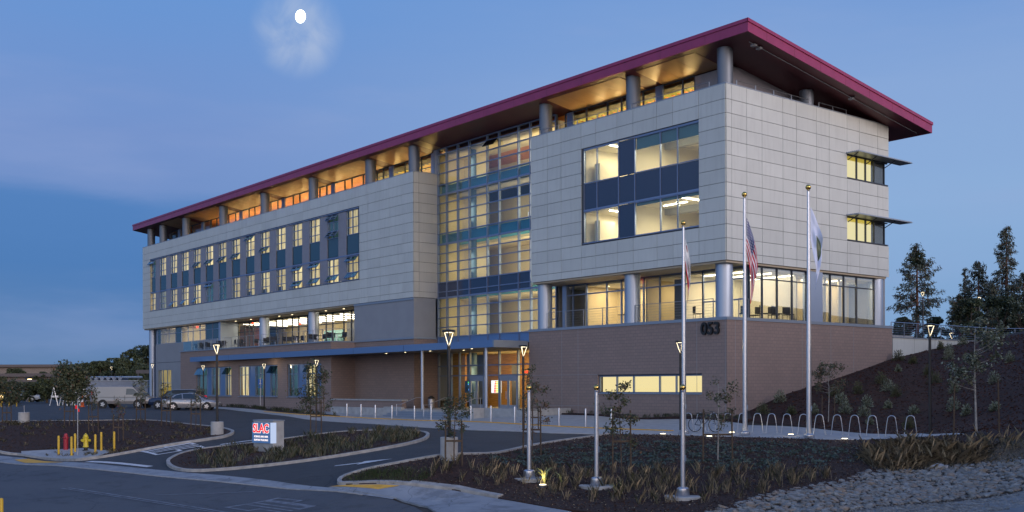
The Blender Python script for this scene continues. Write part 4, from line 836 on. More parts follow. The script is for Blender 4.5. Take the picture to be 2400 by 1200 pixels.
def gf(x0, x1, segs, z0=1.38, z1=4.36):
    X = [x0]+[s[0] for s in segs[1:]]+[x1]; w = MB().box(x0, x1, -2.3, -2.16, z1-.07, z1).box(x0, x1, -2.3, -2.1, z0, z0+.07).build('window', 'mullion', B)
    bx('sill', 'cap_metal', x0-.05, x1+.05, -2.5, -2.2, z0-.08, z0, w); bx('lintel', 'mullion_dark', x0, x1, -2.36, -2.1, z1, z1+.04, w)
    for (a, kind), c in zip(segs, X[1:]):
        MB().box(a, a+.06, -2.3, -2.16, z0+.07, z1-.07).build('mullion', 'mullion', w)
        if kind == 'p': panel(c-a-.06, z1-z0-.14, .03, 'canopy_blue', (a+.06, -2.2, z0+.07), 'y', w, 'spandrel_panel'); continue
        MB().box(a+.06, c, -2.28, -2.18, 3.45, 3.52).build('transom', 'mullion', w)
        panel(c-a-.06, 3.45-z0-.07, .014, 'pane_clear' if kind in 'lgo' else 'pane_glass', (a+.06, -2.22, z0+.07), 'y', w, 'pane')
        if kind in 'oO':
            q = link('pane', MB().box(0, c-a-.08, -.012, .012, -.8, 0).mesh('pane', 'pane_open'), w, (a+.07, -2.32, z1-.08)); q.rotation_euler = (-rad(32), 0, 0)
        else: panel(c-a-.06, z1-.07-3.52, .014, 'pane_glass', (a+.06, -2.22, 3.52), 'y', w, 'pane')
        bl = {'l': 'lit_blind', 'g': 'lit_blind_gold', 'o': 'lit_blind', 'd': 'lit_blind_teal', 'O': 'lit_blind_teal', 'h': 'lit_blind_dim'}[kind]
        bx('blind', bl, a+.06, c, -2.0, -1.98, z0, z1, w)
gf(-71.7, -62.8, [(-71.7, 'O'), (-70.3, 'O'), (-69.17, 'p'), (-68.0, 'd'), (-67.0, 'h'), (-65.9, 'p'), (-64.5, 'o'), (-63.6, 'o')])
gf(-61.0, -52.45, [(-61.0, 'l'), (-59.85, 'l'), (-58.9, 'p'), (-57.5, 'd'), (-56.38, 'h'), (-55.4, 'p'), (-54.2, 'O'), (-53.2, 'O')])
gf(-50.45, -43.95, [(-50.45, 'd'), (-49.57, 'd'), (-48.56, 'p'), (-46.96, 'o'), (-45.87, 'g'), (-44.92, 'p')])
# west end: grey wall set back, its lit window, the flush upper glazing
bx('grey_wall', 'grey_wall', -91.4, -91.1, .9, 16, -.3, 9.5)
MB().box(-91.4, -91.1, .5, .9, -.3, 7.6).box(-91.1, -90.6, .5, .9, -.3, 7.6).box(-86.4, -75.9, .5, .9, -.3, 7.6).box(-90.6, -86.4, .5, .9, 4.4, 7.6).box(-90.6, -86.4, .5, .9, -.3, .9).build('grey_wall', 'grey_wall', B)
MB().box(-91.1, -75.9, .48, .5, 5.3, 5.34).build('control_joint', 'mullion_dark', B)
bx('grey_wall', 'grey_wall', -75.9, -71.9, .5, .9, 6.3, 7.6); bx('grey_wall', 'column_metal', -72.2, -71.7, .35, 2.4, 6.3, 9.5)
w = window(-90.6, -86.4, .9, 4.4, .6, (-89.2, -87.8), (2.8,), pane='pane_clear'); bx('blind', 'lit_blind_gold', -90.6, -86.4, .95, .98, .9, 4.4, w)
window(-91.1, -72.0, 7.62, 9.48, .62, (-89.9,-88.3,-87.3,-85.2,-83.4,-81.4,-79.9,-77.9,-76.3,-74.4), (8.8,), pane=lambda i, j: 'teal_spandrel' if i in (0, 4, 9, 10) else 'pane_clear')
bx('interior_wall', 'interior_cream', -91, -76, 4.5, 4.6, 6.3, 9.4); bx('ceiling', 'interior_white', -91, -43, 2.7, 14, 9.35, 9.45); bx('interior_wall', 'interior_white', -84.4, -84.2, .9, 4.5, 6.3, 9.4)
light_area((-88, 1.1, 8.4), 4, 80, (1, .85, .55), (rad(90), 0, 0), 1); light_area((-79, 1.1, 8.4), 8, 130, (1, .85, .55), (rad(90), 0, 0), 1); light_area((-87.5, 2.7, 9.2), 3, 90); light_area((-79, 2.7, 9.2), 4, 150)
window(-71.8, -42.4, 6.3, 9.42, 2.5, (-70.1,-69.0,-67.98,-66.3,-64.4,-62.47,-61.05,-58.88,-57.53,-55.65,-53.8,-51.86,-50.56,-48.44,-47.04,-45), (8.35,), pane='pane_clear', fw=.08, fm='mullion_dark')
bx('interior_wall', 'interior_rust', -84, -72.5, 6.5, 6.6, 6.3, 9.2); bx('interior_wall', 'interior_cream', -76, -42.5, 9.5, 9.6, 6.3, 9.4); bx('interior_wall', 'teal_frit', -60.5, -56.5, 7.0, 7.1, 6.3, 8.2); bx('interior_wall', 'interior_grey', -52.2, -49.6, 5.0, 5.1, 6.3, 8.6)
for x in np.arange(-72, -44, 2.7): MB().box(float(x), float(x)+.1, 3.2, 8.6, 9.28, 9.33).build('ceiling_light', 'glow_strip', B)
light_area((-62, 3.0, 8.3), 18, 230, (1, .86, .58), (rad(90), 0, 0), 1.2)
for x in (-67.5, -57.5, -48): light_area((x, 5.5, 9.2), 5, 120 if x < -60 else 260, sy=4)
for x in (-69.6, -65.8, -59.2, -56.4, -49.6, -46.2, -44.0):
    MB().lathe([(.1, -.01), (.1, 0)], 10, (x, 1.2, 9.49)).build('downlight', 'glow_spot', B)
light_area((-57, 1.2, 9.44), 24, 55, sy=.4)
for x in (-62.2, -51.6): column(x, 1.0, 6.3, 9.5, .52)
column(-93.7, 1.0, .0, 9.5, .48)
rt = railing('railing', [(-73.5, -2.2), (-42.35, -2.2), (-42.35, -.1)], 1.1, 6.3, 7, B, 1.75)
bx('glass_screen', 'pane_blue', -76.0, -71.5, -2.15, -2.13, 6.32, 7.35)
# --- entrance: platform, steps, canopy, doors -------------------------------------
bx('platform', 'concrete', -30.6, -17.72, -4.25, 3.0, -.3, .55)
for k in range(3): bx('step', 'cap_metal', -29.2+k*.15, -17.9, -5.25+.33*k, -4.9+.33*k+.05, -.3, .14*(k+1))
MB().box(-38.9, -30.6, -4.3, -4.0, -.3, .62).box(-30.6, -28.1, -4.3, -4.0, -.3, .72).build('ramp_wall', 'concrete', B)
MB().box(-17.6, -13.1, -4.4, -4.0, -.2, .8).box(-13.4, -13.1, -4.0, -.4, -.2, .8).box(-17.9, -17.55, -5.3, -4.0, -.2, .8).build('planter_wall', 'concrete', B)
bx('planting_bed', 'mulch', -17.5, -13.45, -3.9, -.3, -.2, .7)
can = bx('canopy', 'canopy_blue', -70.9, -17.75, -3.47, -3.35, 5.0, 5.5)
bx('canopy_side', 'cap_metal', -17.87, -17.75, -3.35, -.3, 5.0, 5.5, can); bx('canopy_soffit', 'canopy_under', -70.8, -17.9, -3.35, -2.42, 5.02, 5.08, can); bx('canopy_soffit', 'canopy_under', -42.15, -17.9, -2.42, 2.3, 5.02, 5.08, can); bx('canopy_top', 'cap_metal', -70.8, -17.9, -3.35, -2.42, 5.4, 5.44, can); bx('canopy_top', 'cap_metal', -42.1, -17.9, -2.42, 2.3, 5.4, 5.44, can)
for x in (-61.1, -51.0, -36.6, -29): bx('canopy_joint', 'mullion_dark', x, x+.02, -3.476, -3.47, 5.0, 5.5, can)
for x, y in ((-31, -2), (-27.5, -2), (-24.5, -1), (-21.6, -2.4), (-34.6, -1.5)): MB().lathe([(.08, -.01), (.08, 0)], 10, (x, y, 5.015)).build('downlight', 'glow_spot', can)
light_area((-25, -.6, 4.95), 9, 14, sy=3)
for x in (-18.92, -26.9): MB().tube((x, -3.15, .3), (x, -3.15, 5.02), .11, .11, 16).build('canopy_post', 'column_metal', B, smooth=True)
# entrance glazing with two pairs of doors
f = MB(); ME = [-32.7,-30.9,-29.74,-28.34,-26.43,-24.52,-22.22,-20.7,-17.8]
for v in ME: f.box(v-.06, v+.06, 2.36, 2.54, .55, 5.45)
for z in (3.15, 3.95): 
    for a, b in zip(ME[:-1], ME[1:]): f.box(a+.06, b-.06, 2.38, 2.52, z-.05, z+.05)
ew = f.build('entrance_glazing', 'mullion', B)
for i, (a, b) in enumerate(zip(ME[:-1], ME[1:])):
    for c, d in ((.6, 3.1), (3.2, 3.9), (4.0, 5.4)):
        if i in (3, 5) and c < 1: continue
        panel(b-a-.12, d-c, .014, 'pane_clear', (a+.06, 2.45, c), 'y', ew, 'pane')
for a, b in ((-28.28, -26.49), (-24.46, -22.28)):
    bx('door_head', 'column_metal', a, b, 2.36, 2.5, 2.85, 3.1)
    for k in range(2):
        x0 = a+(b-a)/2*k+.02; x1 = x0+(b-a)/2-.04; d = MB().box(x0, x0+.11, 2.38, 2.46, .58, 2.85).box(x1-.11, x1, 2.38, 2.46, .58, 2.85).box(x0+.11, x1-.11, 2.38, 2.46, 2.7, 2.85).box(x0+.11, x1-.11, 2.38, 2.46, .58, .85).build('door', 'column_metal', B)
        panel(x1-x0-.22, 1.85, .012, 'pane_clear', (x0+.11, 2.43, .85), 'y', d, 'pane'); bx('handle', 'steel', (x1-.2 if k == 0 else x0+.16), (x1-.16 if k == 0 else x0+.2), 2.3, 2.34, 1.3, 1.9, d)
bx('interior_wall', 'interior_wood', -32.7, -30.6, 3.6, 3.8, .55, 5.2); bx('interior_wall', 'interior_wood', -33.0, -24.4, 7.4, 7.6, .55, 5.2); bx('interior_wall', 'interior_cream', -24.4, -17.8, 6.5, 6.7, .55, 5.2); bx('interior_floor', 'floor_slab', -32.7, -17.8, 2.5, 8, .3, .56); bx('ceiling', 'interior_cream', -32.7, -17.8, 2.6, 8, 5.0, 5.1)
bx('reception_desk', 'interior_wood', -25.6, -21.4, 5.2, 5.9, .56, 1.65); bx('interior_wall', 'interior_dark', -26.2, -25.4, 5.0, 5.1, .56, 4.0)
light_area((-18.3, 4.8, 3.0), 2.5, 110, (1, .72, .3), (0, rad(90), 0), 2.5); light_area((-26.5, 2.9, 3.2), 7, 120, (1, .72, .3), (rad(90), 0, 0), 1.2); light_area((-27, 4.8, 4.95), 3, 110, (1, .68, .22), sy=2); light_area((-21, 4.6, 4.95), 3, 90, (1, .8, .5), sy=2)
sc_ = bx('lobby_screen', 'screen_black', -30.35, -29.0, 3.4, 3.46, 1.75, 2.75)
for k in range(26):
    x = random.uniform(-29.95, -29.2); z = random.uniform(1.82, 2.68); bx('screen_image', random.choice(['screen_blue', 'screen_green', 'screen_blue', 'screen_white']), x, x+random.uniform(.05, .18), 3.38, 3.395, z-.05, z+random.uniform(.02, .08), sc_)
s2 = bx('lobby_screen', 'screen_white', -27.45, -26.2, 3.9, 3.96, 1.75, 2.75)
for k in range(7):
    z = 1.78+k*.135
    for m, a, b in (('screen_red', -27.1+k*.02, -26.85), ('screen_yellow', -26.83, -26.6), ('screen_green', -26.58, -26.3)): bx('screen_image', m, a, b, 3.88, 3.895, z, z+.1, s2)
# back and end walls close the volume
bx('grey_wall', 'grey_wall', -94.2, -.3, 16.6, 16.95, -.3, 9.6)
# ------------------------------------------------------------------ street lamps
def make_lamp(h, base_h, label, s=1.0):
    o = empty('street_lamp', (0, 0, 0), label, 'street lamp', 'triangular headed street lamps')
    if base_h: MB().lathe([(.32, -.3), (.32, base_h-.02), (.30, base_h)], 28).build('concrete_base', 'concrete', o, smooth=True)
    MB().lathe([(.1, base_h), (.1, base_h+.08), (.065, base_h+.1), (.06, h-.62)], 14).build('pole', 'black_paint', o, smooth=True)
    MB().lathe([(.055, h-.62), (.06, h-.55), (.03, h-.53)], 12).build('neck', 'black_paint', o)
    # wedge head: flat disc cap carried by three glowing arms
    MB().lathe([(.02, h-.04), (.23, h-.05), (.25, h-.02), (.23, h+.02), (.05, h+.05)], 28).build('lamp_cap', 'black_paint', o, smooth=True)
    for k in range(3):
        a = math.pi*2/3*k+.35; c, s_ = math.cos(a), math.sin(a)
        MB().tube((.03*c, .03*s_, h-.5), (.18*c, .18*s_, h-.06), .012, .012, 8).build('light_tube', 'glow_tube', o)
        MB().tube((.045*c, .045*s_, h-.52), (.215*c, .215*s_, h-.05), .016, .016, 6).build('arm', 'black_paint', o)
    MB().lathe([(.12, h-.07), (.12, h-.055)], 20).build('lens', 'glow_tube', o)
    return o
def lamp_light(x, y, z, e):
    l = bpy.data.lights.new('lamp_light', 'POINT'); l.energy = e; l.color = (1, .78, .48); l.shadow_soft_size = .15
    o = bpy.data.objects.new('lamp_light', l); COL.objects.link(o); o.location = (x, y, z); return o
lampdef = [
 (-11.6,-26.2,4.75,.75,'tall black street lamp on a concrete base at the tip of the left planting bed'),
 (9.2,-26.4,4.65,.8,'tallest looking black street lamp, on a concrete base at the entry drive kerb'),
 (14.6,-3.2,5.1,0,'black street lamp at the right end of the bicycle racks before the dark slope'),
 (6.6,-11.2,4.35,0,'black street lamp standing just behind the left flagpole'),
 (-.9,-14.6,4.3,0,'black street lamp right of the entrance doors, half hidden by a sapling'),
 (-52.8,-3.6,4.3,0,'black street lamp before the middle pair of ground floor windows'),
 (-32.9,-8.9,4.35,0,'black street lamp right of the ground floor windows, near the blue canopy'),
 (-65.6,-4.2,4.3,0,'black street lamp left of the silver car, before the first ground floor windows'),
 (-81.9,-3.5,4.7,0,'black street lamp under the far left corner of the building'),
 (-110.8,1.5,4.95,0,'small far street lamp against the dark trees above the grey shed'),
 (-19.4,54.5,6.6,0,'street lamp against the left redwood beyond the upper terrace'),
 (-15.7,59.0,6.1,0,'street lamp against the middle pines behind the hill'),
 (-3.5,31.5,1.2,0,'low path light beside the railing behind the hill crest')]
o = empty('concrete_block', (-28.5,-31.2, T(-28.5,-31.2)), 'round concrete block with a thin conduit at the left edge of the bed', 'concrete base')
MB().lathe([(.32, -.3), (.32, .73), (.3, .75)], 28).build('block', 'concrete', o, smooth=True); MB().tube((.1, 0, .75), (.1, 0, 1.15), .02, .02, 6).build('conduit', 'rail', o)
for i, (x, y, h, b, lab) in enumerate(lampdef):
    k = (h, b); o = make_lamp(h, b, lab); o.rotation_euler = (0, 0, (i*1.1) % 2); o.location = (x, y, T(x, y)); 
    if i < 8: lamp_light(x, y, T(x, y)+h-.3, 34)
# ------------------------------------------------------------------ bollards
def first_then(protolist, make, spots, labels, group):
    src = None
    for (x, y, *rest), lab in zip(spots, labels):
        z = rest[0] if rest else T(x, y)
        if src is None: src = make(lab); src.location = (x, y, z); src['group'] = group
        else: again(src, (x, y, z), lab, group=group)
    return src
def mk_bollard(lab):
    o = empty('bollard', (0, 0, 0), lab, 'bollard')
    MB().lathe([(.05, .0), (.05, .96), (.045, .985), (.02, .99)], 14).build('post', 'steel', o, smooth=True); MB().lathe([(.1, .0), (.1, .02)], 14).build('base_plate', 'steel', o); return o
bs = [(-28.8,-8.6),(-27.2,-8.35),(-25.3,-8.3),(-23.4,-8.1),(-20.7,-8.0),(-18.4,-8.2),(-12.6,-9.2),(-10.3,-9.4),(-7.6,-9.75),(-4.1,-9.4),(-2.4,-8.95),(-.75,-8.6)]
bl_ = ['leftmost steel bollard before the grey ramp wall', 'second steel bollard from the left before the ramp wall', 'third steel bollard from the left before the ramp wall', 'fourth steel bollard from the left, at the right part of the ramp wall', 'steel bollard in line with the left canopy post', 'steel bollard just left of the sapling at the entry steps', 'steel bollard in line with the right canopy post', 'steel bollard before the planter wall right of the steps', 'steel bollard behind the left short pole sapling', 'leftmost steel bollard before the plain brick wall', 'steel bollard in the middle before the plain brick wall', 'steel bollard before the brick wall, beside the middle short pole']
first_then(None, mk_bollard, [(x, y, T(x, y)+.055) for x, y in bs], bl_, 'steel bollards along the yellow strip')
def mk_yb(lab):
    o = empty('yellow_bollard', (0, 0, 0), lab, 'bollard')
    MB().lathe([(.057, -.1), (.057, .93), (.045, .965), (.0, .98)], 16).build('post', 'yellow', o, smooth=True); return o
yb = [(-16.9,-32.5),(-15.25,-32.35),(-17.5,-31.5),(-14.85,-31.3),(-16.4,-30.5),(-15.3,-30.2)]
yl = ['leftmost yellow bollard at the corner of the hydrant pad', 'yellow bollard in front of the red hydrant, nearest the kerb', 'yellow bollard behind the front one, right of the red hydrant', 'yellow bollard just right of the yellow hydrant', 'tall standing yellow bollard at the back right of the pad', 'rightmost yellow bollard in the mulch by the kerb']
first_then(None, mk_yb, [(x, y, T(x, y)+.15) for x, y in yb], yl, 'yellow bollards round the hydrants')
o = mk_yb('yellow bollard cut off by the left edge of the picture at the road'); o.location = (8.0,-41.2, T(8.0,-41.2)+.05); o['group'] = 'yellow bollards by the road'
# ------------------------------------------------------------------ hydrants
def hydrant(x, y, z, m, lab):
    o = empty('fire_hydrant', (x, y, z), lab, 'fire hydrant', rz=.6)
    MB().lathe([(.17, 0), (.17, .03), (.1, .05), (.1, .14), (.165, .15), (.165, .19)], 18).build('foot', 'black_paint', o, smooth=True)
    MB().lathe([(.15, .19), (.13, .24), (.12, .62), (.145, .64), (.145, .68), (.11, .7), (.12, .76), (.1, .84), (.045, .88), (.04, .92), (.0, .93)], 20).build('barrel', m, o, smooth=True)
    for a, r, l in ((0, .055, .22), (math.pi, .055, .22), (math.pi*1.5, .07, .2)):
        c, s = math.cos(a), math.sin(a); n = MB().tube((c*.08, s*.08, .55), (c*l, s*l, .55), r, r, 14).build('outlet', m, o); MB().tube((c*l, s*l, .55), (c*(l+.05), s*(l+.05), .55), r+.018, r+.012, 8).build('outlet_cap', m, n)
    c = MB().lathe([(.15, .69), (.155, .71), (.15, .73)], 18).build('bonnet_flange', m, o)
    return o
hydrant(-17.5,-30.95, T(-17.5,-30.95)+.15, 'hyd_yellow', 'yellow fire hydrant with black foot on the concrete pad')
# the red one is a fire department connection with a domed cap
o = empty('fire_standpipe', (-18.75,-31.6, T(-18.75,-31.6)+.13), 'red fire standpipe with a domed cap behind the yellow bollards', 'standpipe')
MB().lathe([(.12, 0), (.12, .62), (.17, .64), (.17, .69), (.1, .71), (.1, .8), (.085, .87), (.0, .91)], 20).build('barrel', 'hyd_red', o, smooth=True); MB().tube((-.22, .02, .66), (.22, -.02, .66), .05, .05, 10).build('outlet', 'hyd_red', o)
o = empty('marker_post', (-14.55,-32.25, T(-14.55,-32.25)+.1), 'thin grey marker pole with small red reflectors beside the yellow hydrant', 'marker pole')
MB().tube((0, 0, 0), (0, 0, 2.75), .022, .02, 8).build('pole', 'rail', o); MB().box(-.1, -.02, -.1, -.02, 2.4, 2.58).build('reflector', 'tail_red', o); MB().box(.02, .1, .0, .05, 2.25, 2.4).build('reflector', 'tail_red', o)
# ------------------------------------------------------------------ monument sign
z0 = T(-5.9,-26.4)+.1; sg = empty('monument_sign', (-5.75,-26.2, z0), 'concrete monument sign with glowing red SLAC lettering in the island bed', 'sign', rz=math.atan2(.28, 1.3)+rad(0))
MB().box(-.72, .72, -.3, .34, -.2, 1.45).build('block', 'concrete', sg); MB().box(-.75, .75, -.33, .37, 1.45, 1.5).build('cap', 'cap_metal', sg)
pn = MB().box(-.68, .68, -.42, -.303, .42, 1.38).build('sign_panel', 'sign_blue', sg); MB().box(.68, .72, -.42, -.305, .42, 1.38).build('panel_edge', 'sign_side', sg); MB().box(.725, .735, -.36, -.12, .42, 1.38).build('panel_edge', 'sign_side', sg)
def sign_text(t, size, x, z, y, m, bold, sx=1, ext=.006, name='lettering'):
    me = text_mesh(t, size, ext, bold, name); me.materials.append(MAT[m]); o = link(name, me, pn, (x, y, z)); o.rotation_euler = (rad(90), 0, 0); o.scale = (sx, 1, 1); return o
sign_text('SLAC', .56, 0, 1.09, -.432, 'sign_white', .04, .9); sign_text('SLAC', .56, 0, 1.09, -.446, 'sign_red', .012, .9)
# fractured strokes: thin pale gaps through the letters
MB().box(-.56, -.32, -.456, -.454, 1.06, 1.075).box(.02, .26, -.456, -.454, 1.02, 1.035).box(.32, .52, -.456, -.454, 1.1, 1.112).build('letter_gap', 'sign_white', pn, kind='stuff')
sign_text('SCIENCE AND USER', .115, 0, .72, -.43, 'sign_white', .004); sign_text('SUPPORT BUILDING', .115, 0, .56, -.43, 'sign_white', .004)
# ------------------------------------------------------------------ flagpoles, flags, short poles
def flagpole(x, y, h, lab, name='flagpole', r=.11, off=.06, top=.045, ball=.12):
    z = T(x, y)+off; o = empty(name, (x, y, z), lab, 'flagpole'); MB().lathe([(r, .0), (r*.95, h*.35), (top, h)], 18).build('pole', 'steel', o, smooth=True)
    MB().lathe([(r+.1, 0), (r+.12, .04), (r+.11, .14), (r+.03, .19), (r, .2)], 20).build('base_collar', 'steel', o, smooth=True)
    MB().lathe([(.035, h), (.07, h+.03), (.04, h+.07)], 12).build('truck', 'steel', o); MB().sphere((0, 0, h+.07+ball*.9), ball, 16).build('ball_finial', 'brass', o, smooth=True)
    MB().tube((r*.95, 0, 1.2), (top+.04, 0, h-.1), .006, .006, 4).build('halyard', 'rail', o); MB().box(r*.9, r*.9+.06, -.015, .015, 1.15, 1.35).build('cleat', 'steel', o); return o
flagpole(7.3,-11.75, 9.55, 'left tall steel flagpole with the white and red state flag'); flagpole(10.2,-10.95, 10.55, 'middle tall steel flagpole with the stars and stripes'); flagpole(13.4,-10.7, 10.45, 'right tall steel flagpole with the pale blue white flag')
for x, y, lab in ((11.75,-24.75, 'left of the three short steel poles with brass ball in the planted bed'), (14.0,-23.6, 'middle of the three short steel poles with brass ball'), (17.05,-22.6, 'right of the three short steel poles with brass ball, nearest the road')):
    h = 2.1-T(x, y)-.12; o = flagpole(x, y, h, lab, 'short_pole', .085, .1, .06, .1); bs_ = MB().lathe([(.62, -.12), (.62, .0), (.6, .02)], 24).build('footing', 'concrete', o); MB().lathe([(.2, .0), (.22, .05), (.2, .26), (.14, .3)], 22).build('base_cover', 'steel', o, smooth=True)
def flag(x, y, ztop, hoist, fly, m, lab, seed, spread, name='flag'):
    """a limp flag: the fly end has slid down beside the pole in folds"""
    r = random.Random(seed); nu, nv = 34, 26; vs = []; fs = []; uvs = []
    ex, ey = RGT.x, RGT.y; fx, fy = -FWD.x, -FWD.y
    for i in range(nu+1):
        u = i/nu
        for j in range(nv+1):
            v = j/nv; top = u**.8
            z = ztop-hoist*(1-v)*(1-.12*u)-fly*.86*u*(1-.06*math.sin(math.pi*v))
            sw = spread*(top*(.42+.58*v**.7)*(1-.45*max(0, u-.55)/.45)+.05*math.sin(v*9+u*7+seed)*u)
            fold = (math.sin(u*11+v*5+seed)*.05+math.sin(v*13-u*3+seed)*.045)*min(1, u*3)
            vs.append((x+.09*ex+ex*sw+fx*fold, y+.09*ey+ey*sw+fy*fold, z)); uvs.append((u, v))
    for i in range(nu):
        for j in range(nv):
            a = i*(nv+1)+j; fs.append((a, a+nv+1, a+nv+2, a+1))
    me = MB().add(vs, fs).mesh(name, m, True); uvl = me.uv_layers.new(name='UVMap')
    for l in me.loops: uvl.data[l.index].uv = uvs[l.vertex_index]
    o = link(name, me); tag(o, lab, 'flag', 'flags on the tall poles'); return o
flag(7.3,-11.75, T(7.3,-11.75)+9.05, 1.2, 2.3, 'flag_state', 'limp white state flag with a red stripe hanging from the left pole', 2, .36)
flag(10.2,-10.95, T(10.2,-10.95)+9.75, 1.5, 2.95, 'flag_stars_stripes', 'limp stars and stripes flag hanging from the middle pole', 5, .74)
flag(13.4,-10.7, T(13.4,-10.7)+9.85, 1.4, 2.7, 'flag_seal', 'limp pale blue white flag with a dark seal hanging from the right pole', 9, .78)
# ------------------------------------------------------------------ ground uplights
def uplight(x, y, lab, aim=None, e=45, off=.07):
    z = T(x, y)+off; o = empty('uplight', (x, y, z), lab, 'ground light', 'ground lights at the foot of poles'); MB().lathe([(.14, -.05), (.15, .03), (.13, .05)], 18).build('housing', 'steel', o, smooth=True); MB().lathe([(.115, .05), (.115, .056)], 18).build('lens', 'uplight_glow', o)
    l = bpy.data.lights.new('uplight_beam', 'SPOT'); l.energy = e; l.color = (1, .8, .45); l.spot_size = rad(70); l.spot_blend = .8; l.shadow_soft_size = .06; q = bpy.data.objects.new('uplight_beam', l); COL.objects.link(q); q.parent = o; q.location = (0, 0, .09)
    d = (Vector(aim)-Vector((x, y, z))) if aim else Vector((0, 0, 1)); q.rotation_euler = d.to_track_quat('-Z', 'Y').to_euler()
    g = bpy.data.lights.new('uplight_spill', 'POINT'); g.energy = 2.2; g.color = (1, .78, .42); g.shadow_soft_size = .08; p = bpy.data.objects.new('uplight_spill', g); COL.objects.link(p); p.parent = o; p.location = (0, 0, .22)
uplight(12.9,-25.1, 'ground light glowing under a strap leaved plant, left front of the bed', (11.75,-24.75, 2), 12, .12)
uplight(7.1,-12.95, 'small ground light left of the left flagpole at the plaza edge', (7.3,-11.75, 8), 30)
uplight(9.9,-13.0, 'ground light in the bed below the sapling by the racks', (10.2,-10.95, 8), 40, .12)
uplight(9.3,-12.1, 'small ground light beside the post of the staked sapling', (7.3,-11.75, 8), 20)
uplight(9.0,-10.4, 'ground light on the plaza left of the middle flagpole', (10.2,-10.95, 9), 60)
uplight(12.1,-10.2, 'ground light on the plaza between the middle and right flagpoles', (13.4,-10.7, 9), 70)
uplight(14.9,-10.35, 'ground light at the plaza edge right of the right flagpole', (13.4,-10.7, 9), 60)
# ------------------------------------------------------------------ bicycle racks and a bicycle
def mk_rack(lab):
    o = empty('bike_rack', (0, 0, 0), lab, 'bike rack'); w = .25; pts = [(-w, 0, 0), (-w*.78, 0, .5), (-w*.6, 0, .76)]+[(w*.58*math.cos(math.pi-a), 0, .77+.11*math.sin(a)) for a in np.linspace(.2, math.pi-.2, 7)]+[(w*.6, 0, .76), (w*.78, 0, .5), (w, 0, 0)]
    MB().path(pts, .018, 8).build('hoop', 'steel', o, smooth=True)
    for s in (-1, 1): MB().lathe([(.06, 0), (.06, .012)], 10, (s*w, 0, 0)).build('foot_plate', 'steel', o)
    return o
R0 = [(6.0,-10.0),(6.55,-9.75),(7.15,-9.5),(7.85,-9.3),(8.6,-9.15),(9.35,-9.0),(10.15,-9.0),(11.0,-9.0),(11.85,-8.95),(12.65,-8.9),(13.45,-8.75),(14.25,-8.65),(15.05,-8.55),(15.95,-8.55),(16.85,-8.6)]
rl_ = ['first bike rack hoop from the left, behind the left flagpole', 'second bike rack hoop from the left, holding the bicycle', 'third bike rack hoop, just right of the bicycle', 'fourth bike rack hoop, left of the middle flagpole', 'fifth bike rack hoop, at the middle flagpole', 'sixth bike rack hoop, just right of the middle flagpole', 'seventh bike rack hoop, midway between two flagpoles', 'eighth bike rack hoop, left of the right flagpole', 'ninth bike rack hoop, behind the right flagpole', 'tenth bike rack hoop, just right of the right flagpole', 'fifth bike rack hoop from the right end', 'fourth bike rack hoop from the right end', 'third bike rack hoop from the right end', 'second bike rack hoop from the right end', 'last bike rack hoop at the right end of the row']
src = None
for (x, y), lab in zip(R0, rl_):
    a = math.atan2(RGT.y, RGT.x)-.35
    if src is None: src = mk_rack(lab); src['group'] = 'bike rack hoops on the plaza'; src.location = (x, y, T(x, y)+.06); src.rotation_euler = (0, 0, a)
    else: again(src, (x, y, T(x, y)+.06), lab, a, 'bike rack hoops on the plaza')
o = empty('bicycle', (7.35,-10.35, T(7.3,-10.3)+.06), 'dark bicycle leaning on a rack beside the staked sapling', 'bicycle', rz=math.atan2(RGT.y, RGT.x)-.6)
for x in (-.52, .52):
    t = MB(); n = 28
    for i in range(n):
        a, b = 2*math.pi*i/n, 2*math.pi*(i+1)/n; t.tube((x+.33*math.cos(a), 0, .35+.33*math.sin(a)), (x+.33*math.cos(b), 0, .35+.33*math.sin(b)), .018, .018, 6, False)
    wl_ = t.build('wheel', 'tyre', o); s = MB()
    for i in range(12): a = 2*math.pi*i/12; s.tube((x, 0, .35), (x+.32*math.cos(a), 0, .35+.32*math.sin(a)), .0035, .0035, 4)
    s.build('spokes', 'steel', wl_, kind='stuff')
MB().path([(-.52, 0, .35), (-.1, 0, .32), (-.22, 0, .82), (-.52, 0, .35)], .016).path([(-.1, 0, .32), (.4, 0, .78), (-.2, 0, .76)], .018).path([(.52, 0, .35), (.38, 0, .95)], .016).build('frame', 'paint_navy', o)
MB().box(-.36, -.12, -.06, .06, .86, .9).build('saddle', 'rubber', o); MB().path([(.34, -.26, .99), (.38, 0, .97), (.34, .26, .99)], .014).build('handlebar', 'black_paint', o); MB().tube((-.1, -.06, .32), (-.1, .06, .32), .09, .09, 16).build('chainring', 'steel', o)
# ------------------------------------------------------------------ entrance rails, bin, parking sign
def handrail(x, lab, y0=-3.6, y1=-5.4):
    o = empty('handrail', (x, 0, 0), lab, 'handrail', 'handrails on the entry steps'); MB().path([(0, y0+.5, 1.45), (0, y0, 1.45), (0, y1+.35, .95), (0, y1, .95), (0, y1, .12)], .022, 8).build('rail', 'steel', o, smooth=True); MB().tube((0, y0+.45, .55), (0, y0+.45, 1.45), .02, .02, 8).build('post', 'steel', o)
handrail(-27.0, 'steel handrail at the left side of the entry steps'); handrail(-23.4, 'steel handrail in the middle of the entry steps'); handrail(-19.6, 'steel handrail at the right side of the entry steps')
o = empty('litter_bin', (-31.6, .9, .3), 'round steel litter bin with a dark hood left of the entrance glass', 'litter bin'); MB().lathe([(.27, .25), (.28, .95), (.26, .97)], 20).build('body', 'steel', o, smooth=True); MB().lathe([(.3, 1.0), (.3, 1.08), (.16, 1.16), (.15, 1.22)], 20).build('hood', 'black_paint', o, smooth=True)
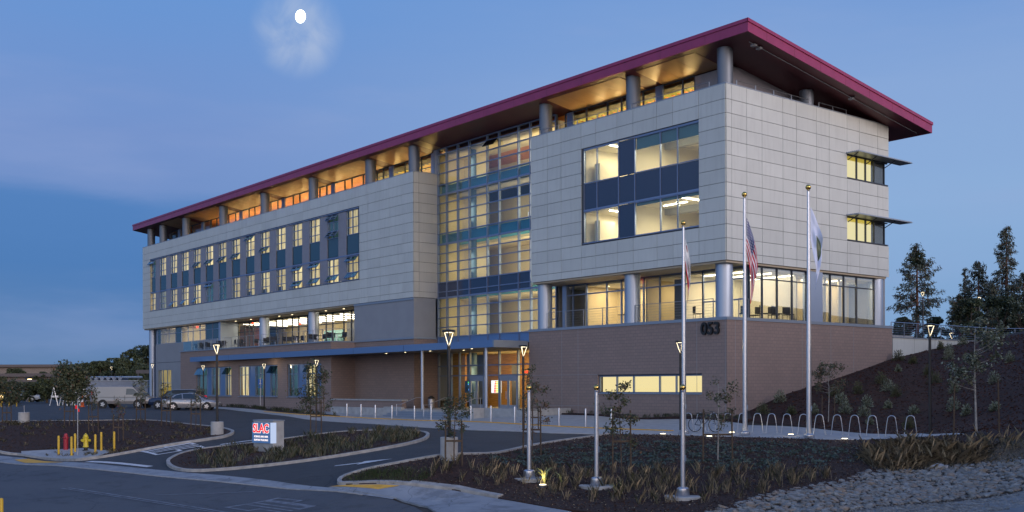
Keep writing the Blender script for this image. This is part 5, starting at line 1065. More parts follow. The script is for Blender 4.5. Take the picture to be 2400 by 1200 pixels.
o = empty('parking_sign', (-53.0,-3.9, T(-53,-3.9)+.05), 'blue and white accessible parking sign on a thin post before the windows', 'sign'); MB().tube((0, 0, 0), (0, 0, 2.9), .03, .03, 8).build('post', 'rail', o)
p = MB().box(-.02, .02, -.23, .23, 2.2, 2.75).build('sign_plate', 'blue_sign', o); MB().box(.021, .026, -.05, .05, 2.58, 2.68).box(.021, .026, -.04, .04, 2.35, 2.56).box(.021, .026, -.14, .1, 2.3, 2.35).build('symbol', 'line_white', p, kind='stuff'); MB().box(-.02, .02, -.16, .16, 1.9, 2.14).build('sign_plate', 'blue_sign', o)
for x, y, lab in ((-65.5,-6.5, 'small round parking marker post left of the first lamp'),): pass
# ------------------------------------------------------------------ furniture on the terrace and in the rooms
def mk_chair(lab):
    o = empty('chair', (0, 0, 0), lab, 'chair')
    MB().box(-.24, .24, -.24, .24, .42, .47).build('seat', 'chair_black', o); MB().box(-.24, .24, .2, .25, .5, .9).build('backrest', 'chair_black', o)
    for sx in (-1, 1):
        for sy in (-1, 1): MB().tube((sx*.22, sy*.22, 0), (sx*.22, sy*.22, .44), .014, .014, 5).build('leg', 'chair_black', o)
    return o
def mk_table(lab):
    o = empty('table', (0, 0, 0), lab, 'table'); MB().lathe([(.45, .71), (.45, .74)], 18).build('table_top', 'chair_black', o); MB().tube((0, 0, 0), (0, 0, .71), .035, .035, 8).build('stem', 'steel', o); MB().lathe([(.26, 0), (.24, .03)], 14).build('foot', 'chair_black', o); return o
r = random.Random(4); c0 = t0 = None
GLAB = 'black chair at a round table on the long west terrace'
for i, x in enumerate(np.linspace(-75.2, -43.6, 17)):
    x = float(x); y = r.uniform(-1.4, -.5)
    if i % 2 == 0:
        lab = 'black round table on the west terrace '+('left of the left silver column' if x < -62.8 else 'between the two silver columns' if x < -51.6 else 'right of the right silver column')
        if t0 is None: t0 = mk_table(lab); t0.location = (x, y, 6.28); t0['group'] = 'round tables on the west terrace'
        else: again(t0, (x, y, 6.28), lab, 0, 'round tables on the west terrace')
    for k in range(2 if i % 2 else 3):
        a = r.uniform(0, 6.28); p = (x+.72*math.cos(a), y+.6*math.sin(a), 6.28)
        GLAB = 'black chair on the west terrace '+('left of the left silver column' if p[0] < -62.8 else 'between the two silver columns' if p[0] < -51.6 else 'right of the right silver column')
        if c0 is None: c0 = mk_chair(GLAB); c0.location = p; c0.rotation_euler = (0, 0, a-math.pi/2); c0['group'] = 'chairs on the west terrace'
        else: again(c0, p, GLAB, a-math.pi/2, 'chairs on the west terrace')
for k, (x, y, a) in enumerate([(-2.3,4.4,.4),(-1.5,5.4,2.2),(-1.2,6.3,1.9),(-2.0,7.0,3.4),(-1.3,7.6,1.2),(-2.9,6.2,-1.5)]): again(c0, (x, y, 6.28), 'dark office chair seen through the corner window of the terrace storey', a, 'office chairs in the corner room', 1.12)
again(c0, (-3.6,1.6,6.28), 'lone chair on the east terrace left of the corner column', 2.6, 'chair on the east terrace'); o = again(t0, (-9.9,1.5,6.28), 'small pale table on the east terrace right of the middle column', 0, 'table on the east terrace')
# ------------------------------------------------------------------ vehicles
def loft(sections, name, m, parent, smooth=True, closed=True):
    """sections: list of (x, [(y, z), ...]) with the same point count; mirrored ring around the car"""
    vs = []; n = len(sections[0][1]); fs = []
    for x, ring in sections: vs += [(x, y, z) for y, z in ring]
    for i in range(len(sections)-1):
        for j in range(n): fs.append((i*n+j, i*n+(j+1) % n, (i+1)*n+(j+1) % n, (i+1)*n+j))
    fs += [tuple(range(n)), tuple(range((len(sections)-1)*n+n-1, (len(sections)-1)*n-1, -1))]
    b = MB().add(vs, fs); me = b.mesh(name, m, False); bm = bmesh.new(); bm.from_mesh(me); bmesh.ops.recalc_face_normals(bm, faces=bm.faces[:]); bm.to_mesh(me); bm.free()
    me.polygons.foreach_set('use_smooth', [smooth]*len(me.polygons)); me.set_sharp_from_angle(angle=rad(32)); return link(name, me, parent)
def ring(w, zb, zt, tuck=.08, shoulder=.75):
    zs = zb+(zt-zb)*shoulder
    return [(-w+tuck, zb), (-w, zb+(zt-zb)*.3), (-w, zs), (-w+.1, zt), (w-.1, zt), (w, zs), (w, zb+(zt-zb)*.3), (w-tuck, zb)]
def cabring(wb, wt, zb, zt): return [(-wb, zb), (-wt-.02, zt-.06), (-wt+.08, zt), (wt-.08, zt), (wt+.02, zt-.06), (wb, zb)]
def wheels(o, xs, w, r):
    for x in xs:
        for s in (-1, 1):
            t = MB().tube((x, s*(w-.2), r), (x, s*(w+.01), r), r, r, 24).build('wheel', 'tyre', o, smooth=True)
            MB().tube((x, s*(w+.005), r), (x, s*(w+.03), r), r*.62, r*.58, 20).build('rim', 'mullion_dark', t); sp = MB()
            for k in range(5): a = 2*math.pi*k/5+.3; sp.box(-.045, .045, -.012, .012, .03, r*.58, Matrix.Translation((x, s*(w+.032), r)) @ Matrix.Rotation(a, 4, 'Y'))
            sp.build('spokes', 'alloy', t, kind='stuff')
def sedan(x, y, z, rz, lab, paint, glassm='car_glass'):
    o = empty('parked_car', (x, y, z), lab, 'car', rz=rz)
    prof = [(-2.4,.42,.76,.72),(-2.3,.3,.9,.84),(-2.0,.24,.97,.9),(-1.4,.22,.99,.91),(-.6,.22,.95,.91),(.5,.22,.93,.91),(1.3,.22,.9,.9),(1.9,.25,.82,.87),(2.25,.3,.7,.8),(2.38,.38,.58,.7)]
    loft([(a, ring(w, b, c)) for a, b, c, w in prof], 'body', paint, o)
    cab = [(-1.95,.9,.8,.93,.96),(-1.35,.88,.62,.93,1.3),(-.7,.88,.6,.93,1.44),(.0,.88,.6,.92,1.47),(.55,.88,.6,.9,1.38),(1.3,.86,.74,.88,.95)]
    loft([(a, cabring(wb, wt, zb, zt)) for a, wb, wt, zb, zt in cab], 'cabin', paint, o)
    for s in (-1, 1):
        for poly in ([(-1.5,.98),(-1.15,1.28),(-.72,1.38),(-.62,.98)], [(-.55,.98),(-.62,1.39),(.0,1.41),(.45,1.33),(.98,.97)]):
            k = []; 
            for px_, pz in poly:
                t = (pz-.93)/.5; k.append((px_, s*(.885-.27*t+.012), pz))
            MB().add(k, [tuple(range(len(k)))]).build('side_window', glassm, o)
        MB().box(-2.36, -2.18, s*.62-.14, s*.62+.14, .72, .86).build('tail_light', 'tail_red', o); MB().box(2.08, 2.3, s*.6-.15, s*.6+.15, .56, .68).build('headlight', 'alloy', o); MB().box(.55, .7, s*.96-.06, s*.96+.06, .95, 1.05).build('mirror', paint, o)
        MB().tube((-1.38, s*.86, .33), (-1.38, s*.925, .33), .38, .38, 22).tube((1.4, s*.86, .33), (1.4, s*.9, .33), .38, .38, 22).build('wheel_arch', 'rubber', o, kind='stuff')
        MB().box(-.5, -.3, s*.915-.01, s*.915+.01, .8, .83).build('door_handle', 'alloy', o)
    k = [(-1.33,.6),(-1.93,.78)]; MB().add([(-1.4,-.6,1.3),(-1.4,.6,1.3),(-1.93,.76,.98),(-1.93,-.76,.98)], [(0,1,2,3)]).build('rear_window', glassm, o); MB().add([(.62,-.6,1.375),(.62,.6,1.375),(1.29,.74,.99),(1.29,-.74,.99)], [(3,2,1,0)]).build('windscreen', glassm, o)
    wheels(o, (-1.38, 1.4), .9, .33); return o
def suv(x, y, z, rz, lab, paint):
    o = empty('parked_car', (x, y, z), lab, 'car', rz=rz)
    prof = [(-2.35,.45,.95,.82),(-2.25,.34,1.05,.9),(-1.4,.3,1.08,.93),(.6,.3,1.06,.93),(1.4,.3,1.03,.92),(2.0,.32,.98,.9),(2.32,.4,.88,.84),(2.4,.45,.75,.76)]
    loft([(a, ring(w, b, c)) for a, b, c, w in prof], 'body', paint, o)
    cab = [(-2.28,.88,.76,1.02,1.06),(-2.05,.88,.68,1.02,1.6),(-1.2,.88,.68,1.02,1.7),(.0,.88,.68,1.02,1.7),(.55,.88,.68,1.0,1.62),(1.25,.86,.78,.98,1.06)]
    loft([(a, cabring(wb, wt, zb, zt)) for a, wb, wt, zb, zt in cab], 'cabin', 'black_paint', o)
    for s in (-1, 1):
        for poly in ([(-2.0,1.1),(-1.85,1.52),(-1.2,1.58),(-1.2,1.1)], [(-1.1,1.1),(-1.1,1.58),(-.25,1.6),(-.25,1.1)], [(-.15,1.1),(-.15,1.6),(.4,1.56),(.95,1.1)]):
            k = [(a, s*(.88-.22*(b-1.02)/.68+.012), b) for a, b in poly]; MB().add(k, [tuple(range(len(k)))]).build('side_window', 'car_glass', o)
        MB().tube((-1.9, s*.62, 1.74), (.2, s*.62, 1.74), .02, .02, 6).build('roof_rail', 'alloy', o); MB().box(-2.38, -2.2, s*.7-.12, s*.7+.12, .95, 1.2).build('tail_light', 'tail_red', o); MB().box(2.2, 2.36, s*.6-.16, s*.6+.16, .72, .86).build('headlight', 'alloy', o); MB().box(.7, .85, s*1.0-.07, s*1.0+.07, 1.08, 1.22).build('mirror', paint, o)
        MB().tube((-1.4, s*.88, .37), (-1.4, s*.945, .37), .43, .43, 20).tube((1.4, s*.88, .37), (1.4, s*.935, .37), .43, .43, 20).build('wheel_arch', 'rubber', o, kind='stuff')
    MB().add([(.62,-.66,1.6),(.62,.66,1.6),(1.24,.78,1.08),(1.24,-.78,1.08)], [(3,2,1,0)]).build('windscreen', 'car_glass', o); MB().box(2.36, 2.42, -.4, .4, .55, .75).build('grille', 'rubber', o)
    wheels(o, (-1.4, 1.4), .92, .37); return o
def van(x, y, z, rz, lab, paint, s=1):
    o = empty('parked_van', (x, y, z), lab, 'van', rz=rz)
    loft([(a, ring(w, b, c, .06, .5)) for a, b, c, w in [(-2.85,.5,1.1,.94),(-2.8,.42,1.12,.98),(1.4,.4,1.12,.98),(2.1,.42,1.15,.97),(2.75,.45,1.0,.9),(2.86,.5,.85,.82)]], 'body', paint, o)
    loft([(a, cabring(wb, wt, zb, zt)) for a, wb, wt, zb, zt in [(-2.83,.96,.84,1.05,2.0),(-2.7,.97,.86,1.05,2.1),(.8,.97,.86,1.05,2.1),(1.25,.97,.84,1.05,2.02),(2.15,.95,.84,1.05,1.2)]], 'cabin', paint, o)
    for q in (-1, 1):
        k = [(a, q*(.97-.1*(b-1.05)/1.0+.012), b) for a, b in [(.55,1.28),(.6,1.86),(1.25,1.84),(1.95,1.28)]]; MB().add(k, [(0,1,2,3)]).build('side_window', 'car_glass', o)
        MB().box(-2.9, -2.78, q*.84-.09, q*.84+.09, 1.05, 1.6).build('tail_light', 'tail_red', o); MB().tube((-1.75, q*.93, .37), (-1.75, q*.992, .37), .46, .46, 20).tube((1.75, q*.93, .37), (1.75, q*.99, .37), .46, .46, 20).build('wheel_arch', 'rubber', o, kind='stuff')
        MB().box(-.6, -.58, q*.985-.008, q*.985+.008, .55, 1.2).box(.45, .47, q*.985-.008, q*.985+.008, .55, 1.2).build('door_seam', 'rubber', o, kind='stuff'); MB().box(1.6, 1.75, q*1.08-.1, q*1.08+.1, 1.2, 1.45).build('mirror', 'rubber', o)
    MB().box(-2.87, -2.845, -.78, -.04, 1.2, 1.8).build('rear_window', 'car_glass', o); MB().box(-2.87, -2.845, .04, .78, 1.2, 1.8).build('rear_window', 'car_glass', o); MB().box(-2.98, -2.8, -.95, .95, .42, .58).build('bumper', 'rubber', o)
    MB().add([(1.3,-.8,1.96),(1.3,.8,1.96),(2.1,.84,1.25),(2.1,-.84,1.25)], [(3,2,1,0)]).build('windscreen', 'car_glass', o)
    wheels(o, (-1.75, 1.75), .97, .37); return o
hd = math.atan2(RGT.y, RGT.x)
sedan(-48.3,-12.55, T(-48.3,-12.55)+.035, hd+.12, 'silver sedan parked beside the building, left of the tall lamp post', 'paint_silver')
suv(-52.3,-12.2, T(-52.3,-12.2)+.035, hd+math.pi-.12, 'dark blue SUV parked behind the silver sedan', 'paint_navy')
van(-62.6,-13.3, T(-62.6,-13.3)+.035, hd-.12, 'silver panel van parked at the left, seen from its rear corner', 'paint_van')
# far vehicles and barricades at the edge of the lot
def at(px, py, d): 
    p = FWD*d + RGT*((px-1200)/2522*d) + Vector((41.027, -49.083, 0)); return p.x, p.y
x, y = at(118, 940, 168); o = empty('parked_truck', (x, y, .3), 'white low trailer truck far off behind the trees at left', 'truck', rz=hd-.05)
loft([(a, ring(w, b, c, .05, .6)) for a, b, c, w in [(-4.6,.7,1.1,.95),(-4.2,.6,1.7,1.0),(-1,.6,1.8,1.0),(4.2,.9,1.7,1.0),(4.6,.9,1.5,.95)]], 'body', 'paint_white', o); wheels(o, (-3.2, -2.2, 3.2), .95, .42)
x, y = at(58, 940, 150); suv(x, y, .3, hd, 'far pale car at the left edge of the parking lot', 'paint_white')
for k, (px, lab) in enumerate(((141, 'white A-frame barricade left of the grey shed, first of three'), (163, 'white A-frame barricade in the middle, behind a tree'), (181, 'white A-frame barricade nearest the grey shed'))):
    x, y = at(px, 940, 118); o = empty('barricade', (x, y, .3), lab, 'barricade', 'white barricades at the lot edge', rz=hd)
    for s in (-1, 1): MB().path([(s*.7-.45, 0, 0), (s*.7, 0, 2.0), (s*.7+.45, 0, 0)], .05, 6).build('leg_frame', 'paint_white', o)
    MB().box(-1.0, 1.0, -.03, .03, .9, 1.1).build('board', 'paint_white', o)
x, y = at(193, 940, 110); o = empty('traffic_cone', (x, y, .3), 'orange traffic cone at the corner of the grey shed', 'traffic cone'); MB().lathe([(.28, 0), (.28, .05), (.18, .06), (.05, 1.25), (.0, 1.25)], 14).build('cone', 'orange', o); MB().lathe([(.135, .5), (.1, .8)], 14).build('band', 'paint_white', o, (0, 0, .0))
# ------------------------------------------------------------------ shed, far buildings
xa, ya = at(190, 900, 146); xb, yb_ = at(346, 900, 146)
L = math.hypot(xb-xa, yb_-ya); sh = empty('equipment_shed', (xa, ya, .2), 'low grey shed with round ducts along its roof, behind the van', 'shed', rz=math.atan2(yb_-ya, xb-xa))
MB().box(0, L, 0, 7, 0, 2.95).build('wall', 'shed_wall', sh); MB().box(-.1, L+.1, -.1, 7.1, 2.95, 3.05).build('roof', 'cap_metal', sh)
for k in range(6):
    d = MB().tube((1.2+k*.86*L/9.5, -.0, 3.3), (1.2+k*.86*L/9.5, 2.5, 3.3), .26, .26, 16).build('roof_duct', 'shed_wall', sh); 
MB().tube((.4, .5, 3.45), (L*.9, .5, 3.45), .16, .16, 10).build('pipe', 'rail', sh); MB().box(L*.7, L-.4, 3.2, 4.0, 4.0, 4.5).build('high_beam', 'far_wall', sh); MB().box(L*.72, L*.74, 3.3, 3.5, 3.0, 4.0).box(L-.7, L-.6, 3.3, 3.5, 3.0, 4.0).build('post', 'far_wall', sh, kind='stuff')
MB().box(-.9, -.05, 1, 5, 0, 2.3).build('side_annex', 'paint_white', sh)
for px, d, w, h, lab, wm in ((60, 230, 44, 4.6, 'far low building with a dark roof at the left edge', 'far_wall'), (120, 200, 30, 3.0, 'far tan low wall building behind the round trees at left', 'far_wall'), (25, 300, 60, 8, 'farthest low building on the left horizon', 'far_wall')):
    x, y = at(px, 900, d); o = empty('far_building', (x, y, 0), lab, 'building', rz=hd); MB().box(-w/2, w/2, 0, 12, -.5, h).build('wall', wm, o); MB().box(-w/2-1, w/2+1, -1, 13, h, h+.7).build('roof', 'far_roof', o)
    for k in range(6): MB().box(-w/2+w*(k+.3)/6, -w/2+w*(k+.6)/6, -.05, .0, h*.4, h*.7).build('window', 'interior_dark', o)
x, y = at(63, 900, 165); o = empty('street_lamp', (x, y, 0), 'far twin headed lot lamp glowing above the left trees', 'street lamp'); MB().tube((0, 0, 0), (0, 0, 3.6), .12, .1, 8).build('pole', 'far_wall', o); MB().box(-.3, 2.2, -.2, .2, 3.6, 3.8).build('lamp_head', 'black_paint', o); MB().box(.9, 2.1, -.15, .15, 3.52, 3.6).build('lens', 'far_glow', o)
for px, py_, d, lab in ((2, 952, 120, 'glowing lamp on a yellow gate at the left edge'), (68, 932, 160, 'small warm far light behind the left trees')):
    x, y = at(px, 900, d); z = 2.3-(py_-25-905)*d/2522; o = empty('far_lamp', (x, y, z), lab, 'lamp'); MB().sphere((0, 0, 0), .22, 10).build('bulb', 'far_glow', o); MB().tube((0, 0, -z), (0, 0, -.2), .06, .06, 6).build('post', 'yellow', o)
x, y = at(12, 930, 118); o = empty('yellow_gate', (x, y, .2), 'yellow gate frame at the far left of the lot', 'gate', rz=hd)
for k in range(4): MB().box(-1.2+k*.8, -1.1+k*.8, -.05, .05, 0, 1.6).build('post', 'yellow', o)
MB().box(-1.2, 1.4, -.04, .04, 1.5, 1.6).build('rail', 'yellow', o)
# ------------------------------------------------------------------ retaining wall and guard rail at the upper rear terrace
o = empty('retaining_wall', (0, 0, 0), 'pale panelled retaining wall beyond the brick base at right', 'wall')
MB().box(-.05, .2, 17.0, 33, 3, 5.5).build('wall_core', 'joint', o)
for k in range(6): MB().box(.2, .25, 17.02+k*2.7, 17.02+k*2.7+2.67, 3.2, 5.5).build('panel', 'white_panel', o)
MB().box(-.1, .3, 17.0, 33, 5.5, 5.58).build('coping', 'cap_metal', o)
gr = railing('guard_railing', [(.1, 17.05), (.1, 31.5), (3.6, 36), (12, 42)], 1.0, 5.58, 6, None, 1.6, 'steel', .03); tag(gr, 'steel cable railing along the top of the retaining wall', 'railing')
MB().box(-3, -2.4, 20, 24, 5.5, 5.9).build('bench_seat', 'concrete', None); 
bs_ = bpy.data.objects['bench_seat']; tag(bs_, 'low concrete bench glowing on the upper rear terrace', 'bench')
# ------------------------------------------------------------------ the moon
mo = Vector((41.027, -49.083, 2.3)) + MOON*2600
m = MB().sphere((0, 0, 0), 1, 28, (11.5, 11.5, 15.5)).build('moon', 'moon_glow', None, tuple(mo), smooth=True); m.rotation_euler = (rad(-12), rad(-9), 0)
tag(m, 'bright gibbous moon in a thin cloud, upper left of the sky', 'moon')
# ------------------------------------------------------------------ young staked trees
def limbs(mb, base, h, r, nb, spread, z0, seed, up=.5):
    q = random.Random(seed); tips = []; p = Vector(base); top = p+Vector((q.uniform(-.1, .1)*h*.3, q.uniform(-.1, .1)*h*.3, h)); mid = (p+top)/2+Vector((q.uniform(-1, 1), q.uniform(-1, 1), 0))*h*.03
    mb.tube(p, mid, r, r*.7, 7).tube(mid, top, r*.7, r*.25, 6)
    for i in range(nb):
        t = z0+(1-z0)*(i+q.random())/nb; s = (p+(mid-p)*t*2) if t < .5 else (mid+(top-mid)*(t-.5)*2); a = q.uniform(0, 6.28); L = spread*q.uniform(.55, 1.1)*(1.15-.5*t)
        e = s+Vector((math.cos(a)*L, math.sin(a)*L, L*up*q.uniform(.2, 1.3))); m = (s+e)/2+Vector((0, 0, -.05*L)); mb.tube(s, m, r*.28, r*.2, 4, False).tube(m, e, r*.2, r*.08, 4, False)
        for _ in range(3):
            u = q.uniform(.35, 1); k = m+(e-m)*u; e2 = k+Vector((q.uniform(-1, 1), q.uniform(-1, 1), q.uniform(-.3, .8)))*L*.38; mb.tube(k, e2, r*.1, r*.05, 3, False); tips.append((k, e2))
        tips.append((m, e))
    return tips
def leaves(name, tips, n, size, mats, parent, seed, jit=.08, probs=None):
    r = np.random.default_rng(seed); A = np.array([t[0][:] for t in tips]); E = np.array([t[1][:] for t in tips]); i = r.integers(0, len(tips), n); u = r.uniform(.15, 1.05, n)[:, None]
    C = A[i]*(1-u)+E[i]*u+r.normal(size=(n, 3))*jit; D = rdirs(n, r); s = size*r.uniform(.6, 1.3, n)[:, None]
    return quadcloud(name, C, D*s, perp(D, r)*s, mats[0], parent, mats=mats, midx=r.choice(len(mats), n, p=probs))
def sapling(x, y, h, z0, spread, nl, lab, mats=('leaf_olive', 'leaf_dark', 'leaf_brown'), probs=(.55, .3, .15), seed=1, stake=1.5, nb=14, lsize=.055, off=.1, sx=.28, bark='bark', cross=1, group='young staked trees', rr=.028, jit=.08):
    z = T(x, y)+off; o = empty('young_tree', (x, y, z), lab, 'tree', group); b = MB(); tips = limbs(b, (0, 0, -.05), h, rr, nb, spread, z0, seed); b.build('trunk', bark, o)
    if nl: leaves('crown', tips, nl, lsize, list(mats), o, seed, jit, probs)
    if stake:
        for s in (-1, 1): MB().tube((RGT.x*s*sx, RGT.y*s*sx, -.1), (RGT.x*s*sx*.95, RGT.y*s*sx*.95, stake), .032, .03, 8).build('stake', 'stake', o)
        if cross: MB().box(-sx, sx, -.02, .02, stake*.5, stake*.5+.07, Matrix.Rotation(math.atan2(RGT.y, RGT.x), 4, 'Z')).build('cross_brace', 'stake', o)
        MB().path([(-RGT.x*sx, -RGT.y*sx, stake-.12), (0, 0, stake-.16), (RGT.x*sx, RGT.y*sx, stake-.12)], .012, 5).build('tie', 'rubber', o)
    return o
sapling(-29.6,-31.9, 2.3, .5, 1.1, 2600, 'bushy young tree at the far left edge beside the concrete block', probs=(.3, .6, .1), seed=3, stake=1.2, lsize=.07, jit=.16, nb=20)
sapling(-24.6,-29.7, 3.35, .42, 1.15, 5200, 'dense round young tree behind the hydrants, fullest in the left bed', probs=(.4, .55, .05), seed=5, stake=1.7, lsize=.085, jit=.2, nb=26)
sapling(-22.4,-29.0, 2.7, .5, .45, 300, 'thin staked tree just right of the dense round one', seed=7, stake=1.75)
sapling(-19.1,-28.7, 2.2, .55, .5, 260, 'staked tree with reddish sparse leaves nearest the yellow bollards', mats=('leaf_brown', 'leaf_olive', 'hyd_red'), probs=(.45, .47, .08), seed=9, stake=1.5)
sapling(-25.6,-25.1, 2.6, .5, .6, 520, 'staked tree before the rear door of the silver van', mats=('leaf_sage', 'leaf_olive', 'leaf_dark'), probs=(.4, .4, .2), seed=12, stake=1.6)
sapling(-23.0,-24.5, 2.5, .5, .4, 240, 'staked tree between the van and the silver sedan', seed=14, stake=1.8)
sapling(-19.2,-24.2, 2.45, .5, .45, 260, 'staked tree before the silver sedan, nearest the tall lamp', seed=17, stake=1.8)
sapling(-8.3,-22.3, 3.5, .3, 1.0, 1500, 'leafy staked tree at the back of the island bed', probs=(.4, .5, .1), seed=21, stake=1.75, lsize=.06, nb=22, jit=.12)
sapling(9.9,-26.7, 2.35, .4, .75, 900, 'staked tree in front of the concrete lamp base at the entry drive', mats=('leaf_dark', 'leaf_mid', 'leaf_brown'), probs=(.5, .3, .2), seed=23, stake=1.5, lsize=.05, sx=.3)
sapling(8.5,-21.9, 2.9, .3, .75, 420, 'sparse brown leaved staked tree beside the left short pole', mats=('leaf_brown', 'leaf_dark', 'leaf_olive'), probs=(.6, .3, .1), seed=27, stake=1.9, sx=.35)
sapling(13.4,-21.8, 3.15, .3, .85, 900, 'staked tree right of the middle short pole, leaves olive and yellow', mats=('leaf_olive', 'leaf_dark', 'leaf_brown'), seed=31, stake=2.3, sx=.33)
sapling(14.7,-18.1, 2.95, .42, .85, 520, 'staked sapling before the bicycle with few leaves', mats=('leaf_olive', 'leaf_dark', 'leaf_brown'), seed=33, stake=1.95, sx=.55, bark='bark_pale')
sapling(6.3,.9, 3.0, .5, 1.1, 1500, 'bare pale trunked sapling on the slope against the brick side wall', mats=('leaf_dark', 'leaf_brown', 'leaf_olive'), probs=(.4, .4, .2), seed=37, stake=1.4, cross=0, sx=.35, bark='bark_pale', nb=22)
sapling(19.5,-8.3, 4.2, .42, 1.35, 1900, 'largest sapling on the slope at the right edge with grey leaves', mats=('leaf_sage', 'leaf_dark', 'leaf_olive'), probs=(.3, .4, .3), seed=41, stake=2.2, cross=0, sx=.9, bark='bark_pale', lsize=.06, nb=24, rr=.05)
sapling(-.4,-14.4, 3.2, .3, .5, 520, 'slim dark leaved tree beside the lamp right of the entrance', mats=('leaf_dark', 'leaf_olive', 'leaf_brown'), seed=43, stake=1.2, off=.05)
sapling(-30.5,-9.9, 2.9, .3, .75, 420, 'young tree with bare stems before the bench wall', mats=('leaf_dark', 'leaf_olive', 'leaf_brown'), seed=47, stake=1.9, off=.08)
sapling(1.7,27.2, 2.2, .35, 1.1, 900, 'small dark leaved tree on the hill crest behind the railing, left of the pair', mats=('leaf_dark', 'leaf_mid', 'leaf_sage'), seed=49, stake=0, lsize=.07, rr=.04)
sapling(4.6,27.0, 2.0, .3, 1.2, 900, 'small dark leaved tree on the hill crest, right of the pair', mats=('leaf_dark', 'leaf_mid', 'leaf_sage'), seed=51, stake=0, lsize=.07, rr=.04)
z = T(-28.5,-31.2); 
# ------------------------------------------------------------------ big trees
def broad(px, pytop, d, w, lab, mats=('leaf_dark', 'leaf_mid'), zb=.3, seed=1, n=5200, group='trees beyond the parking lot', trunk=True, flat=.75, gap=.0, ls=1.0, probs=None):
    n = int(n*1.7); x, y = at(px, 900, d); ztop = 2.3+(905-pytop)*d/2522; W = w*d/2522; h = ztop-zb; r = np.random.default_rng(seed); o = empty('tree', (x, y, zb), lab, 'tree', group)
    k = 26; cs = []; 
    for i in range(k):
        a = r.uniform(0, 6.28); q = math.sqrt(r.random()); zz = h*(1-flat)+h*flat*r.uniform(.1, 1)
        env = math.sqrt(max(0, 1-((zz-h*(1-flat*.5))/(h*flat*.56))**2)); cs.append((math.cos(a)*q*W*.5*env, math.sin(a)*q*W*.5*env, min(zz, h*.93), W*r.uniform(.1, .19)))
    cs.append((0, 0, h*.88, W*.13)); cs = np.array(cs)
    i = r.integers(0, len(cs), n); D = rdirs(n, r); rad_ = cs[i, 3]*r.uniform(.55, 1.08, n)**.6; C = cs[i, :3]+D*rad_[:, None]*np.array([1, 1, .8]); C[:, 2] = np.clip(C[:, 2], h*.04, h)
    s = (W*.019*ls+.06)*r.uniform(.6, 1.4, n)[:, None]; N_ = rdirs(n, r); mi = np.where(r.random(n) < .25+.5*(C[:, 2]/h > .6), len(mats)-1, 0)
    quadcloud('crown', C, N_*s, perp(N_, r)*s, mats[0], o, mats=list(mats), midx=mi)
    if trunk:
        t = MB().tube((0, 0, -1), (0, 0, h*.55), W*.035+.08, W*.02+.05, 8)
        for c in cs[:9]: t.tube((0, 0, h*.3), tuple(c[:3]), W*.015+.04, .03, 5, False)
        t.build('trunk', 'bark', o)
    return o
rr_ = random.Random(3)
ridge = [(352,800,215,72,'tallest dark tree at the left corner of the building'),(322,815,225,70,'dark tree rising just left of the tallest corner tree'),(296,838,205,74,'broad tree behind the shed roof, right of the far lamp'),(262,848,230,78,'broad dark tree behind the far lamp over the shed'),(232,845,215,66,'round topped dark tree left of the far lamp'),(200,850,235,66,'dark tree where the wooded ridge starts to rise'),(180,858,220,48,'left end tree of the wooded ridge, slightly lower'),(340,850,190,60,'mid green tree directly behind the shed beam'),(310,870,180,56,'low mid green tree above the van roof')]
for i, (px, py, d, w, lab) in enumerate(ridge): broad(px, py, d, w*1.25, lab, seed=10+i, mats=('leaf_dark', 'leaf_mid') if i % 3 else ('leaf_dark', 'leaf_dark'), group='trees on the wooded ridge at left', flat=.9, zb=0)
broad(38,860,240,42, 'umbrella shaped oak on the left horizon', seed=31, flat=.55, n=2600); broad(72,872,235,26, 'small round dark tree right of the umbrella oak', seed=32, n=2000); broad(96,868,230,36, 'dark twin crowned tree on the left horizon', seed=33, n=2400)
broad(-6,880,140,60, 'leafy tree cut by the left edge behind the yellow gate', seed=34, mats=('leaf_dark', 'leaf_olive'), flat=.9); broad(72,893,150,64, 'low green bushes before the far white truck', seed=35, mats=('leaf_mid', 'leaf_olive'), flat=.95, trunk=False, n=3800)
broad(110,885,138,70, 'round green tree at the left side of the parking lot', seed=36, mats=('leaf_dark', 'leaf_mid'), flat=.8); broad(28,892,135,56, 'dense low tree beside the yellow gate', seed=37, mats=('leaf_dark', 'leaf_mid'), flat=.9)
